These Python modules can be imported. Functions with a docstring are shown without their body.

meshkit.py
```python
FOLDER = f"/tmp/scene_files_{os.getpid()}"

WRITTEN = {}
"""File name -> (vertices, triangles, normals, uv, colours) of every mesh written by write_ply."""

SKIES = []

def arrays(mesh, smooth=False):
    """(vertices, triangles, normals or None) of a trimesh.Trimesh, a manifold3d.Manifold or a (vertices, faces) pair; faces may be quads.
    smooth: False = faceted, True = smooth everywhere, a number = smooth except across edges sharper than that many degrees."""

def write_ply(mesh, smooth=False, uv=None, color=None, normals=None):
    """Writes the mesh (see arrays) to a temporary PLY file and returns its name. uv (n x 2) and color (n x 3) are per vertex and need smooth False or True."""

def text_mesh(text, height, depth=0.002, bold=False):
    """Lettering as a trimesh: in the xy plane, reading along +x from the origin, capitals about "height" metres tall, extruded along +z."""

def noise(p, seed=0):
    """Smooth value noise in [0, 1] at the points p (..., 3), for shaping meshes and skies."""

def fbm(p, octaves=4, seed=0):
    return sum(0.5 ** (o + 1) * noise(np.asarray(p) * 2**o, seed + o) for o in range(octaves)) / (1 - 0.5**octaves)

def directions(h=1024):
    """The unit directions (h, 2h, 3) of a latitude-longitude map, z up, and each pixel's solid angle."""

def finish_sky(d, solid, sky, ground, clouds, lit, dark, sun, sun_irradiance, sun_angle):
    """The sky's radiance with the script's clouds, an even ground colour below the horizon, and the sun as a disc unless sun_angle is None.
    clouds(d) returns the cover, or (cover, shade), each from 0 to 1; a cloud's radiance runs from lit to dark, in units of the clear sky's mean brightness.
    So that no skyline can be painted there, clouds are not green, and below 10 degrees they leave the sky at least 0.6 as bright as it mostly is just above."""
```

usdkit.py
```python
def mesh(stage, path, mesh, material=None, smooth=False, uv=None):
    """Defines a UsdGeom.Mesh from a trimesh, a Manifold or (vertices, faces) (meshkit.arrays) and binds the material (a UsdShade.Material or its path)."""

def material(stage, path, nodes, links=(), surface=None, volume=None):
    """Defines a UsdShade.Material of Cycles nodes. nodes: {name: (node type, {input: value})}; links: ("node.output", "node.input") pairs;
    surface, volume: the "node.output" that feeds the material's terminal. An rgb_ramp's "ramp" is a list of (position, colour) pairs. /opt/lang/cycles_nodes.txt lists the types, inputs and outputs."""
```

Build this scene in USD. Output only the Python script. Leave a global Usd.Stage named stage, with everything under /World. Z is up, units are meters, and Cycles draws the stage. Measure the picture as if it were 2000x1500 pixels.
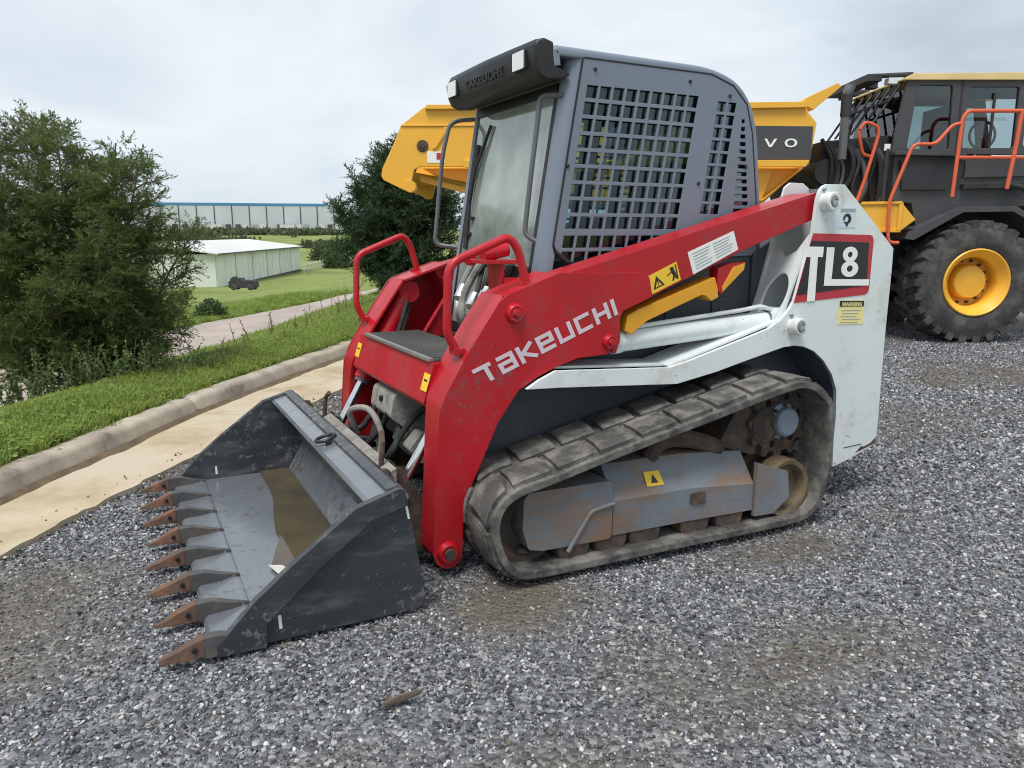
import math, random
import numpy as np
import trimesh
import shapely
from shapely.geometry import Polygon, LineString, Point
from shapely.ops import unary_union
from shapely import affinity
import usdkit, meshkit
from pxr import Usd, UsdGeom, UsdLux, UsdShade, Gf, Sdf, Vt

stage = Usd.Stage.CreateInMemory()
UsdGeom.SetStageUpAxis(stage, 'Z')
UsdGeom.SetStageMetersPerUnit(stage, 1.0)
world = UsdGeom.Xform.Define(stage, '/World')
stage.SetDefaultPrim(world.GetPrim())
UsdGeom.Scope.Define(stage, '/World/Looks')
rng = np.random.default_rng(7)
random.seed(7)

# ------------------------------------------------------------------ camera, sky, sun
CAM = np.array([-1.9, -3.225, 1.3])
YAW, PITCH = math.radians(27.1), math.radians(11.3)
FWD = np.array([math.sin(YAW) * math.cos(PITCH), math.cos(YAW) * math.cos(PITCH), -math.sin(PITCH)])
RIGHT = np.array([math.cos(YAW), -math.sin(YAW), 0.0])
UP = np.cross(RIGHT, FWD)
FH = np.array([math.sin(YAW), math.cos(YAW), 0.0])
cam = UsdGeom.Camera.Define(stage, '/World/camera')
cam.CreateHorizontalApertureAttr(36.0)
cam.CreateVerticalApertureAttr(27.0)
cam.CreateFocalLengthAttr(26.69)
cam.CreateClippingRangeAttr(Gf.Vec2f(0.05, 5000))
cam.CreateExposureAttr(1.15)
cam.AddTransformOp().Set(Gf.Matrix4d(*RIGHT, 0, *UP, 0, *(-FWD), 0, *CAM, 1))

SUN_DIR = np.array([-0.35, -0.25, 0.9]); SUN_DIR /= np.linalg.norm(SUN_DIR)
dome = UsdLux.DomeLight.Define(stage, '/World/sky')
dome.GetPrim().SetCustomDataByKey('kind', 'structure')
sky_mat = usdkit.material(stage, '/World/Looks/sky_look', {
    'tc': ('texture_coordinate', {}),
    'map': ('mapping', {'scale': (1.0, 1.0, 2.6)}),
    'sky': ('sky_texture', {'sky_type': 'single_scattering', 'sun_disc': False, 'sun_elevation': math.asin(SUN_DIR[2]),
                            'sun_rotation': math.atan2(SUN_DIR[0], SUN_DIR[1]), 'altitude': 100.0}),
    'n': ('noise_texture', {'scale': 1.7, 'detail': 5.0, 'roughness': 0.52, 'distortion': 0.3}),
    'r': ('rgb_ramp', {'ramp': [(0.30, (4.9, 5.55, 6.2)), (0.42, (6.0, 6.8, 7.6)), (0.50, (7.0, 7.75, 8.4)), (0.58, (8.1, 8.6, 9.0)), (0.72, (6.6, 7.35, 8.1))]}),
    'mix': ('mix', {'fac': 0.93}),
    'bg': ('background_shader', {'strength': 0.05})},
    [('tc.generated', 'map.vector'), ('map.vector', 'n.vector'), ('n.fac', 'r.fac'), ('sky.color', 'mix.color1'), ('r.color', 'mix.color2'),
     ('mix.color', 'bg.color')], surface='bg.background')
UsdShade.MaterialBindingAPI.Apply(dome.GetPrim()).Bind(sky_mat)
sun = UsdLux.DistantLight.Define(stage, '/World/sun')
sun.CreateIntensityAttr(0.4); sun.CreateAngleAttr(24.0); sun.CreateNormalizeAttr(True)
sun.CreateColorAttr(Gf.Vec3f(1.0, 0.96, 0.9))
zb = SUN_DIR; xb = np.cross([0, 0, 1.0], zb); xb /= np.linalg.norm(xb); yb = np.cross(zb, xb)
sun.AddTransformOp().Set(Gf.Matrix4d(*xb, 0, *yb, 0, *zb, 0, 0, 0, 30, 1))

# ------------------------------------------------------------------ helpers
used = {}
def free(parent, name):
    key = (parent, name)
    n = used.get(key, 0); used[key] = n + 1
    return f'{parent}/{name}' + (f'_{n:03d}' if n else '')
def path_of(parent):
    return '/World' if parent is None else str(parent.GetPath())
def tag(p, label=None, cat=None, group=None, kind=None):
    for k, v in (('label', label), ('category', cat), ('group', group), ('kind', kind)):
        if v: p.SetCustomDataByKey(k, v)
    return p
def thing(name, label=None, cat=None, group=None, kind=None, loc=None, rotz=0.0):
    x = UsdGeom.Xform.Define(stage, free('/World', name))
    if loc is not None:
        x.AddTranslateOp().Set(Gf.Vec3d(*map(float, loc)))
        if rotz: x.AddRotateZOp().Set(math.degrees(rotz))
    return tag(x.GetPrim(), label, cat, group, kind)
def cat_mesh(ms):
    out = []
    for m in (ms if isinstance(ms, (list, tuple)) else [ms]):
        out.append(m)
    return out[0] if len(out) == 1 else trimesh.util.concatenate(out)
def obj(name, ms, mat, parent=None, smooth=35, **k):
    m = usdkit.mesh(stage, free(path_of(parent), name), cat_mesh(ms), M[mat], smooth=smooth)
    p = m.GetPrim()
    if k: tag(p, **k)
    return p
def box(x0, x1, y0, y1, z0, z1):
    m = trimesh.creation.box([abs(x1 - x0), abs(y1 - y0), abs(z1 - z0)])
    m.apply_translation([(x0 + x1) / 2, (y0 + y1) / 2, (z0 + z1) / 2]); return m
def prism(poly, y0, y1, holes=()):
    """polygon in (x, z), extruded along y"""
    p = poly if not isinstance(poly, (list, tuple, np.ndarray)) else Polygon(poly, holes)
    if not p.is_valid: p = p.buffer(0)
    lo, hi = min(y0, y1), max(y0, y1)
    ms = []
    for g in getattr(p, 'geoms', [p]):
        if g.area < 1e-8: continue
        m = trimesh.creation.extrude_polygon(g, hi - lo, engine='earcut')
        v = np.array(m.vertices); v = np.stack([v[:, 0], v[:, 2] + lo, v[:, 1]], 1)
        ms.append(trimesh.Trimesh(v, np.array(m.faces)[:, ::-1], process=False))
    return cat_mesh(ms)
def prism_x(poly, x0, x1, holes=()):
    """polygon in (y, z), extruded along x"""
    p = poly if not isinstance(poly, (list, tuple)) else Polygon(poly, holes)
    if not p.is_valid: p = p.buffer(0)
    ms = []
    for g in getattr(p, 'geoms', [p]):
        m = trimesh.creation.extrude_polygon(g, abs(x1 - x0), engine='earcut')
        v = np.array(m.vertices); v = np.stack([v[:, 2] + min(x0, x1), v[:, 0], v[:, 1]], 1)
        ms.append(trimesh.Trimesh(v, m.faces, process=False))
    return cat_mesh(ms)
def prism_z(poly, z0, z1, holes=()):
    p = poly if not isinstance(poly, (list, tuple)) else Polygon(poly, holes)
    if not p.is_valid: p = p.buffer(0)
    ms = []
    for g in getattr(p, 'geoms', [p]):
        m = trimesh.creation.extrude_polygon(g, abs(z1 - z0), engine='earcut'); m.apply_translation([0, 0, min(z0, z1)]); ms.append(m)
    return cat_mesh(ms)
def round_poly(pts, r):
    return Polygon(pts).buffer(-r, join_style=1).buffer(r, join_style=1, quad_segs=5)
def curve(pts, n=6):
    """Catmull-Rom through the points"""
    p = np.asarray(pts, float)
    q = np.vstack([2 * p[0] - p[1], p, 2 * p[-1] - p[-2]]); out = []
    for i in range(1, len(q) - 2):
        for t in np.linspace(0, 1, n, endpoint=False):
            a, b, c, d = q[i - 1], q[i], q[i + 1], q[i + 2]
            out.append(0.5 * ((2 * b) + (c - a) * t + (2 * a - 5 * b + 4 * c - d) * t * t + (3 * b - a - 3 * c + d) * t ** 3))
    out.append(p[-1]); return np.array(out)
def fillet(pts, r, n=4):
    """polyline with its corners rounded"""
    p = [np.asarray(q, float) for q in pts]; out = [p[0]]
    for a, b, c in zip(p, p[1:], p[2:]):
        d1, d2 = a - b, c - b; l1, l2 = np.linalg.norm(d1), np.linalg.norm(d2)
        k = min(r, l1 * .48, l2 * .48); s, e = b + d1 / l1 * k, b + d2 / l2 * k
        for t in np.linspace(0, 1, n + 1): out.append((1 - t) ** 2 * s + 2 * t * (1 - t) * b + t * t * e)
    out.append(p[-1]); return np.array(out)
def tube(pts, r, sides=10, cap=True):
    p = np.asarray(pts, float)
    keep = np.r_[True, np.linalg.norm(np.diff(p, axis=0), axis=1) > 1e-6]; p = p[keep]
    rad = np.broadcast_to(np.asarray(r, float), (len(keep),))[keep] if np.ndim(r) else np.full(len(p), float(r))
    t = np.gradient(p, axis=0); t /= np.linalg.norm(t, axis=1, keepdims=True) + 1e-12
    a0 = np.cross(t[0], [0, 0, 1.0] if abs(t[0][2]) < .9 else [1.0, 0, 0]); a0 /= np.linalg.norm(a0)
    A = [a0]
    for i in range(1, len(p)):
        a = A[-1] - t[i] * (A[-1] @ t[i]); A.append(a / (np.linalg.norm(a) + 1e-12))
    A = np.array(A); B = np.cross(t, A); ang = np.arange(sides) * 2 * np.pi / sides
    v = (p[:, None] + rad[:, None, None] * (np.cos(ang)[None, :, None] * A[:, None] + np.sin(ang)[None, :, None] * B[:, None])).reshape(-1, 3)
    f = []
    for i in range(len(p) - 1):
        for j in range(sides):
            k = (j + 1) % sides; a, b, c, d = i * sides + j, i * sides + k, (i + 1) * sides + k, (i + 1) * sides + j
            f += [[a, b, c], [a, c, d]]
    if cap:
        n = len(v); v = np.vstack([v, p[0], p[-1]]); L = (len(p) - 1) * sides
        for j in range(sides):
            k = (j + 1) % sides; f += [[n, k, j], [n + 1, L + j, L + k]]
    return trimesh.Trimesh(v, f, process=False)
def cyl(p0, p1, r, sides=24):
    return tube([p0, p1], r, sides)
def ycyl(x, z, y0, y1, r, sides=28):
    return cyl((x, y0, z), (x, y1, z), r, sides)
def lathe_y(x, z, prof, sides=40):
    """profile (r, y) turned about the axis parallel to y through (x, z)"""
    prof = np.asarray(prof, float); n = len(prof); ang = np.arange(sides) * 2 * np.pi / sides
    v = np.stack([x + prof[None, :, 0] * np.cos(ang)[:, None], np.broadcast_to(prof[:, 1], (sides, n)), z + prof[None, :, 0] * np.sin(ang)[:, None]], -1).reshape(-1, 3)
    f = []
    for j in range(sides):
        k = (j + 1) % sides
        for i in range(n - 1):
            a, b, c, d = j * n + i, j * n + i + 1, k * n + i + 1, k * n + i
            f += [[a, b, c], [a, c, d]]
    m = trimesh.Trimesh(v, f, process=False); return m
def plate(pts, t, normal=None):
    """flat polygon of 3-D points given thickness t against its normal"""
    p = np.asarray(pts, float); n = np.cross(p[1] - p[0], p[2] - p[0]); n /= np.linalg.norm(n); k = len(p)
    v = np.vstack([p, p - n * t]); f = []
    for i in range(1, k - 1): f += [[0, i, i + 1], [k, k + i + 1, k + i]]
    for i in range(k):
        j = (i + 1) % k; f += [[i, k + i, k + j], [i, k + j, j]]
    return trimesh.Trimesh(v, f, process=False)
def loft(rows, closed=False, cap=False):
    """rows: (m, n, 3) grid; closed: rows of n close on themselves"""
    R = np.asarray(rows, float); m, n = R.shape[:2]; f = []
    for i in range(m - 1):
        for j in range(n if closed else n - 1):
            k = (j + 1) % n; a, b, c, d = i * n + j, i * n + k, (i + 1) * n + k, (i + 1) * n + j
            f += [[a, b, c], [a, c, d]]
    v = R.reshape(-1, 3)
    if cap:
        for base, flip in ((0, True), ((m - 1) * n, False)):
            c = len(v); v = np.vstack([v, R.reshape(-1, 3)[base:base + n].mean(0)])
            for j in range(n):
                k = (j + 1) % n; f.append([c, base + k, base + j] if flip else [c, base + j, base + k])
    return trimesh.Trimesh(v, f, process=False)
def flip_y(m):
    m = m.copy(); v = np.array(m.vertices); v[:, 1] *= -1
    return trimesh.Trimesh(v, np.array(m.faces)[:, ::-1], process=False)
def quad_map(shape, q):
    """maps a shape given in the unit square onto the plane quad TL, TR, BR, BL"""
    TL, TR, BR, BL = map(np.asarray, q)
    def f(xy):
        u, v = xy[:, 0:1], xy[:, 1:2]
        return (BL * (1 - u) + BR * u) * (1 - v) + (TL * (1 - u) + TR * u) * v
    return shapely.transform(shape, f)
def spin(m, angle, axis, about):
    m = m.copy(); m.apply_transform(trimesh.transformations.rotation_matrix(angle, axis, about)); return m

# ------------------------------------------------------------------ materials
M = {}
def paint(name, col, rough=0.35, dirt=(0.17, 0.14, 0.11), amount=0.3, scale=3.0, coat=0.25, bevel=0.004, metallic=0.0, bump=0.15, fine=60.0, tone=0.14, spec=0.5, stretch=None, chip=None, chip_at=0.67):
    lo = 1 - amount
    n = {'g': ('geometry', {}),
         'n1': ('noise_texture', {'scale': scale, 'detail': 7.0, 'roughness': 0.68}),
         'r1': ('rgb_ramp', {'ramp': [(0.0, (0, 0, 0)), (0.36 + 0.26 * lo, (0, 0, 0)), (0.56 + 0.3 * lo, (1, 1, 1)), (1.0, (1, 1, 1))]}),
         'n2': ('noise_texture', {'scale': scale * 0.6, 'detail': 4.0, 'roughness': 0.5}),
         'r2': ('rgb_ramp', {'ramp': [(0.3, (1 - tone,) * 3), (0.7, (1 + tone * .4,) * 3)]}),
         'tone': ('mix', {'mix_type': 'multiply', 'fac': 1.0, 'color1': col}),
         'mix': ('mix', {'color2': dirt}),
         'f': ('math', {'math_type': 'multiply', 'value2': min(0.85, 0.35 + amount)}),
         'n3': ('noise_texture', {'scale': fine, 'detail': 3.0}),
         'rr': ('map_range', {'from_min': 0.3, 'from_max': 0.75, 'to_min': max(0.05, rough - .09), 'to_max': min(1, rough + .22), 'clamp': True}),
         'bv': ('bevel', {'radius': bevel, 'samples': 4}),
         'b': ('bump', {'strength': bump, 'distance': 0.004}),
         'p': ('principled_bsdf', {'coat_weight': coat, 'coat_roughness': 0.15, 'metallic': metallic, 'specular_ior_level': spec})}
    l = [('g.position', 'n1.vector'), ('g.position', 'n2.vector'), ('g.position', 'n3.vector'), ('n1.fac', 'r1.fac'), ('n2.fac', 'r2.fac'), ('r2.color', 'tone.color2'),
         ('tone.color', 'mix.color1'), ('r1.color', 'f.value1'), ('f.value', 'mix.fac'), ('mix.color', 'p.base_color'), ('n1.fac', 'rr.value'), ('rr.result', 'p.roughness'),
         ('n3.fac', 'b.height'), ('b.normal', 'p.normal')]
    if bevel: l.append(('bv.bevel', 'b.normal'))
    if chip:
        n |= {'n4': ('noise_texture', {'scale': 26.0, 'detail': 5.0, 'roughness': 0.75}), 'n5': ('noise_texture', {'scale': 2.3, 'detail': 3.0}), 'pr': ('math', {'math_type': 'multiply_add', 'value2': 0.45}),
              'r4': ('rgb_ramp', {'ramp': [(chip_at + .17, (0, 0, 0)), (chip_at + .20, (0.8, 0.8, 0.8))]}), 'm4': ('mix', {'color2': chip})}
        l = [q for q in l if q[1] != 'p.base_color'] + [('g.position', 'n4.vector'), ('g.position', 'n5.vector'), ('n5.fac', 'pr.value1'), ('n4.fac', 'pr.value3'), ('pr.value', 'r4.fac'), ('r4.color', 'm4.fac'), ('mix.color', 'm4.color1'), ('m4.color', 'p.base_color')]
    if stretch:
        n['st'] = ('mapping', {'scale': stretch}); l[0] = ('st.vector', 'n1.vector'); l.append(('g.position', 'st.vector'))
    M[name] = usdkit.material(stage, '/World/Looks/' + name, n, l, surface='p.BSDF')
def plain(name, col, rough=0.5, metallic=0.0, **k):
    M[name] = usdkit.material(stage, '/World/Looks/' + name, {'p': ('principled_bsdf', {'base_color': col, 'roughness': rough, 'metallic': metallic, **k})}, [], surface='p.BSDF')
def glass(name, tint, rough=0.02, ior=1.5, gloss=(0.95, 0.97, 1.0)):
    M[name] = usdkit.material(stage, '/World/Looks/' + name, {
        't': ('transparent_bsdf', {'color': tint}), 'g': ('glossy_bsdf', {'color': gloss, 'roughness': rough}), 'f': ('fresnel', {'IOR': ior}),
        'm': ('mix_closure', {})}, [('f.fac', 'm.fac'), ('t.BSDF', 'm.closure1'), ('g.BSDF', 'm.closure2')], surface='m.closure')

paint('red_paint', (0.43, 0.0075, 0.017), 0.36, dirt=(0.25, 0.045, 0.045), amount=0.38, coat=0.12, spec=0.4, scale=5, chip=(0.16, 0.075, 0.07), chip_at=0.695)
paint('white_paint', (0.66, 0.71, 0.72), 0.38, dirt=(0.42, 0.39, 0.33), amount=0.32, chip=(0.36, 0.32, 0.26), chip_at=0.715, scale=4.5, coat=0.15, tone=0.07)
paint('grey_cab', (0.165, 0.20, 0.26), 0.42, dirt=(0.26, 0.26, 0.25), amount=0.22, coat=0.12, tone=0.1)
paint('dark_body', (0.045, 0.054, 0.07), 0.48, dirt=(0.13, 0.11, 0.09), amount=0.22, coat=0.1)
paint('bucket_paint', (0.034, 0.040, 0.049), 0.40, dirt=(0.13, 0.13, 0.125), amount=0.42, scale=9, stretch=(0.4, 1.0, 1.5), chip=(0.16, 0.155, 0.15), chip_at=0.64, coat=0.15)
paint('bucket_worn', (0.175, 0.195, 0.22), 0.24, chip=(0.10, 0.085, 0.07), chip_at=0.66, dirt=(0.27, 0.27, 0.265), amount=0.35, scale=4, metallic=0.35, coat=0.4, bump=0.12)
paint('steel_edge', (0.30, 0.31, 0.32), 0.4, dirt=(0.2, 0.16, 0.12), amount=0.3, scale=9, metallic=0.5)
paint('rust_tip', (0.20, 0.082, 0.042), 0.72, dirt=(0.075, 0.058, 0.048), amount=0.95, scale=16, coat=0, bump=0.7, tone=0.4)
paint('tooth_shank', (0.065, 0.066, 0.068), 0.5, dirt=(0.15, 0.105, 0.07), amount=0.4, scale=16, coat=0, bump=0.4)
paint('rubber_track', (0.062, 0.060, 0.058), 0.82, dirt=(0.205, 0.195, 0.175), amount=0.75, scale=9, coat=0, bump=0.9, fine=45, bevel=0.007, tone=0.4)
paint('frame_grey', (0.165, 0.185, 0.21), 0.5, dirt=(0.22, 0.12, 0.055), amount=0.72, scale=5, stretch=(0.6, 1, 1.6), coat=0.0, bump=0.4, tone=0.3)
paint('rusty_iron', (0.06, 0.048, 0.042), 0.8, dirt=(0.17, 0.10, 0.06), amount=0.6, scale=12, coat=0, bump=0.7, tone=0.4)
paint('brass_rim', (0.17, 0.13, 0.075), 0.65, dirt=(0.10, 0.065, 0.04), amount=0.7, scale=12, coat=0, bump=0.3)
paint('black_plastic', (0.012, 0.012, 0.0145), 0.45, dirt=(0.05, 0.05, 0.05), amount=0.2, coat=0.0)
paint('black_rubber', (0.015, 0.015, 0.016), 0.6, amount=0.15, coat=0)
paint('dusty_cast', (0.27, 0.26, 0.235), 0.85, dirt=(0.08, 0.075, 0.07), amount=0.6, scale=9, coat=0, bump=0.8)
paint('yellow_paint', (0.72, 0.33, 0.018), 0.42, dirt=(0.3, 0.16, 0.03), amount=0.16, coat=0.2, tone=0.1)
paint('yellow_truck', (0.80, 0.415, 0.036), 0.42, dirt=(0.4, 0.23, 0.05), amount=0.12, scale=1.2, coat=0.2, bevel=0.012, tone=0.08)
paint('charcoal', (0.06, 0.06, 0.068), 0.5, dirt=(0.11, 0.10, 0.095), amount=0.2, scale=1.5, coat=0.08, bevel=0.012)
paint('charcoal_dark', (0.03, 0.03, 0.036), 0.55, amount=0.15, scale=1.5, coat=0.0, bevel=0.01)
paint('tyre_rubber', (0.035, 0.035, 0.038), 0.8, dirt=(0.12, 0.11, 0.095), amount=0.65, scale=5, coat=0, bump=0.4, bevel=0.01)
paint('orange_rail', (0.66, 0.11, 0.045), 0.4, dirt=(0.4, 0.12, 0.07), amount=0.15, coat=0.2)
paint('cream_roof', (0.70, 0.52, 0.24), 0.45, amount=0.1, dirt=(0.5, 0.4, 0.25), bevel=0.02)
paint('tread_plate', (0.10, 0.105, 0.10), 0.5, dirt=(0.2, 0.18, 0.15), amount=0.4, metallic=0.3, coat=0)
paint('rail_steel', (0.10, 0.105, 0.115), 0.38, amount=0.15, coat=0.2)
plain('chrome', (0.75, 0.75, 0.74), 0.16, 1.0)
plain('sticker_yellow', (0.80, 0.52, 0.035), 0.5)
plain('sticker_pale', (0.80, 0.70, 0.30), 0.5)
plain('sticker_white', (0.78, 0.78, 0.77), 0.45)
plain('sticker_blue', (0.55, 0.66, 0.74), 0.45)
plain('print_black', (0.015, 0.015, 0.018), 0.5)
plain('print_grey', (0.30, 0.36, 0.36), 0.5)
plain('print_white', (0.82, 0.82, 0.81), 0.45)
plain('print_red', (0.45, 0.025, 0.045), 0.45)
plain('letter_lilac', (0.60, 0.52, 0.58), 0.45)
plain('lamp_lens', (0.8, 0.8, 0.78), 0.12, 0.6)
plain('seat_cloth', (0.035, 0.035, 0.038), 0.85)
plain('cab_yellow', (0.80, 0.66, 0.22), 0.8)  # on the seat top it paints a yellow reflection in the side glass
plain('pale_patch', (0.5, 0.49, 0.46), 0.7)
glass('cab_glass', (0.70, 0.82, 0.84), 0.01, 1.42)
M['door_glass'] = usdkit.material(stage, '/World/Looks/door_glass', {  # pale diffuse layer paints a blurred reflection of the yard into the pane
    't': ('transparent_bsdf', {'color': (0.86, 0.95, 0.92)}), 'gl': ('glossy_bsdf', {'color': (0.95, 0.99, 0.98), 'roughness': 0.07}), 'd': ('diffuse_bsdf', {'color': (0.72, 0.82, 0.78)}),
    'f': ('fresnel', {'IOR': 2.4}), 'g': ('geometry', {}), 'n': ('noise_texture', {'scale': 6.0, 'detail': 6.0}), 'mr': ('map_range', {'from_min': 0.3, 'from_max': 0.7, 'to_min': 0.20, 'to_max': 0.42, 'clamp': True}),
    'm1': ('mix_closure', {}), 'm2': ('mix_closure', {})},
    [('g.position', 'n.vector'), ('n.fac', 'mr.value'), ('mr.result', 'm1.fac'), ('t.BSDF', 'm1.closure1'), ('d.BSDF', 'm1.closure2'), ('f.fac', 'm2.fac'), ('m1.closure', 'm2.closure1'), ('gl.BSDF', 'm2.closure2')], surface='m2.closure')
glass('truck_glass', (0.66, 0.74, 0.74), 0.02, 1.6)
M['muddy_water'] = usdkit.material(stage, '/World/Looks/muddy_water', {
    'g': ('geometry', {}), 'n': ('noise_texture', {'scale': 3.5, 'detail': 4.0}), 'r': ('rgb_ramp', {'ramp': [(0.35, (0.050, 0.046, 0.036)), (0.65, (0.088, 0.070, 0.043))]}),
    'p': ('principled_bsdf', {'roughness': 0.04, 'ior': 1.33, 'specular_ior_level': 0.5})},
    [('g.position', 'n.vector'), ('n.fac', 'r.fac'), ('r.color', 'p.base_color')], surface='p.BSDF')
def leaf(name, stops, trans=0.3, rough=0.6):
    M[name] = usdkit.material(stage, '/World/Looks/' + name, {
        'g': ('geometry', {}), 'n': ('noise_texture', {'scale': 2.2, 'detail': 3.0}),
        'a': ('math', {'math_type': 'multiply_add', 'value2': 0.55, 'value3': -0.02}), 'sc': ('math', {'math_type': 'multiply', 'value2': 0.5}), 'ad': ('math', {'math_type': 'add'}),
        'r': ('rgb_ramp', {'ramp': stops}), 'd': ('principled_bsdf', {'roughness': rough, 'specular_ior_level': 0.25}), 't': ('translucent_bsdf', {}), 'm': ('mix_closure', {'fac': trans})},
        [('g.position', 'n.vector'), ('n.fac', 'a.value1'), ('g.random_per_island', 'sc.value1'), ('a.value', 'ad.value1'), ('sc.value', 'ad.value2'), ('ad.value', 'r.fac'),
         ('r.color', 'd.base_color'), ('r.color', 't.color'), ('d.BSDF', 'm.closure1'), ('t.BSDF', 'm.closure2')], surface='m.closure')
leaf('juniper_leaf', [(0.05, (0.065, 0.10, 0.035)), (0.42, (0.145, 0.19, 0.058)), (0.72, (0.25, 0.285, 0.085)), (1.0, (0.33, 0.35, 0.12))], 0.42)
leaf('conifer_leaf', [(0.0, (0.03, 0.06, 0.03)), (0.5, (0.068, 0.115, 0.05)), (0.85, (0.12, 0.175, 0.07)), (1.0, (0.19, 0.23, 0.09))], 0.3)
leaf('weed_leaf', [(0.0, (0.08, 0.12, 0.045)), (0.45, (0.18, 0.24, 0.10)), (0.8, (0.30, 0.34, 0.19)), (1.0, (0.6, 0.6, 0.52))], 0.3)
leaf('bush_leaf', [(0.0, (0.05, 0.08, 0.035)), (0.6, (0.10, 0.14, 0.055)), (1.0, (0.18, 0.21, 0.08))], 0.25)
leaf('grass_blade', [(0.0, (0.17, 0.235, 0.055)), (0.5, (0.30, 0.39, 0.09)), (0.85, (0.41, 0.47, 0.14)), (1.0, (0.50, 0.47, 0.22))], 0.4)
leaf('dry_stem', [(0.0, (0.14, 0.11, 0.06)), (0.6, (0.22, 0.18, 0.11)), (1.0, (0.33, 0.28, 0.19))], 0.2)
leaf('scrub_leaf', [(0.0, (0.075, 0.095, 0.05)), (0.5, (0.13, 0.155, 0.085)), (1.0, (0.21, 0.225, 0.13))], 0.3)
paint('bark', (0.11, 0.085, 0.065), 0.9, amount=0.4, scale=12, coat=0, bump=0.8, bevel=0)
def ground_mat(name, stops, scale, bump, dist, fine, rough=0.9, patch=None, pscale=0.3):
    n = {'g': ('geometry', {}), 'n1': ('noise_texture', {'scale': scale, 'detail': 8.0, 'roughness': 0.7}), 'r': ('rgb_ramp', {'ramp': stops}),
         'n2': ('noise_texture', {'scale': fine, 'detail': 4.0, 'roughness': 0.7}), 'b': ('bump', {'strength': bump, 'distance': dist}),
         'p': ('principled_bsdf', {'roughness': rough, 'specular_ior_level': 0.25})}
    l = [('g.position', 'n1.vector'), ('g.position', 'n2.vector'), ('n1.fac', 'r.fac'), ('n2.fac', 'b.height'), ('b.normal', 'p.normal')]
    if patch:
        n |= {'n3': ('noise_texture', {'scale': pscale, 'detail': 5.0, 'roughness': 0.6}), 'r3': ('rgb_ramp', {'ramp': [(0.45, (0, 0, 0)), (0.62, (1, 1, 1))]}), 'm': ('mix', {'color2': patch})}
        l += [('g.position', 'n3.vector'), ('n3.fac', 'r3.fac'), ('r3.color', 'm.fac'), ('r.color', 'm.color1'), ('m.color', 'p.base_color')]
    else: l.append(('r.color', 'p.base_color'))
    M[name] = usdkit.material(stage, '/World/Looks/' + name, n, l, surface='p.BSDF')
ground_mat('field_grass', [(0.25, (0.12, 0.155, 0.042)), (0.5, (0.195, 0.245, 0.065)), (0.75, (0.28, 0.31, 0.10))], 1.1, 0.8, 0.05, 30, patch=(0.13, 0.17, 0.05), pscale=0.10)
ground_mat('drive_concrete', [(0.3, (0.27, 0.225, 0.20)), (0.55, (0.36, 0.305, 0.27)), (0.75, (0.43, 0.37, 0.325))], 0.9, 0.3, 0.01, 60)
ground_mat('kerb_concrete', [(0.26, (0.13, 0.11, 0.09)), (0.4, (0.29, 0.255, 0.21)), (0.6, (0.42, 0.37, 0.30)), (0.8, (0.50, 0.45, 0.37))], 3.0, 0.5, 0.006, 70)
ground_mat('gutter_concrete', [(0.28, (0.29, 0.23, 0.15)), (0.5, (0.42, 0.345, 0.24)), (0.7, (0.50, 0.43, 0.32))], 2.2, 0.3, 0.003, 90, patch=(0.46, 0.40, 0.31), pscale=1.1)
ground_mat('silt', [(0.3, (0.085, 0.062, 0.038)), (0.7, (0.17, 0.125, 0.08))], 9.0, 0.8, 0.01, 60)
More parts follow.
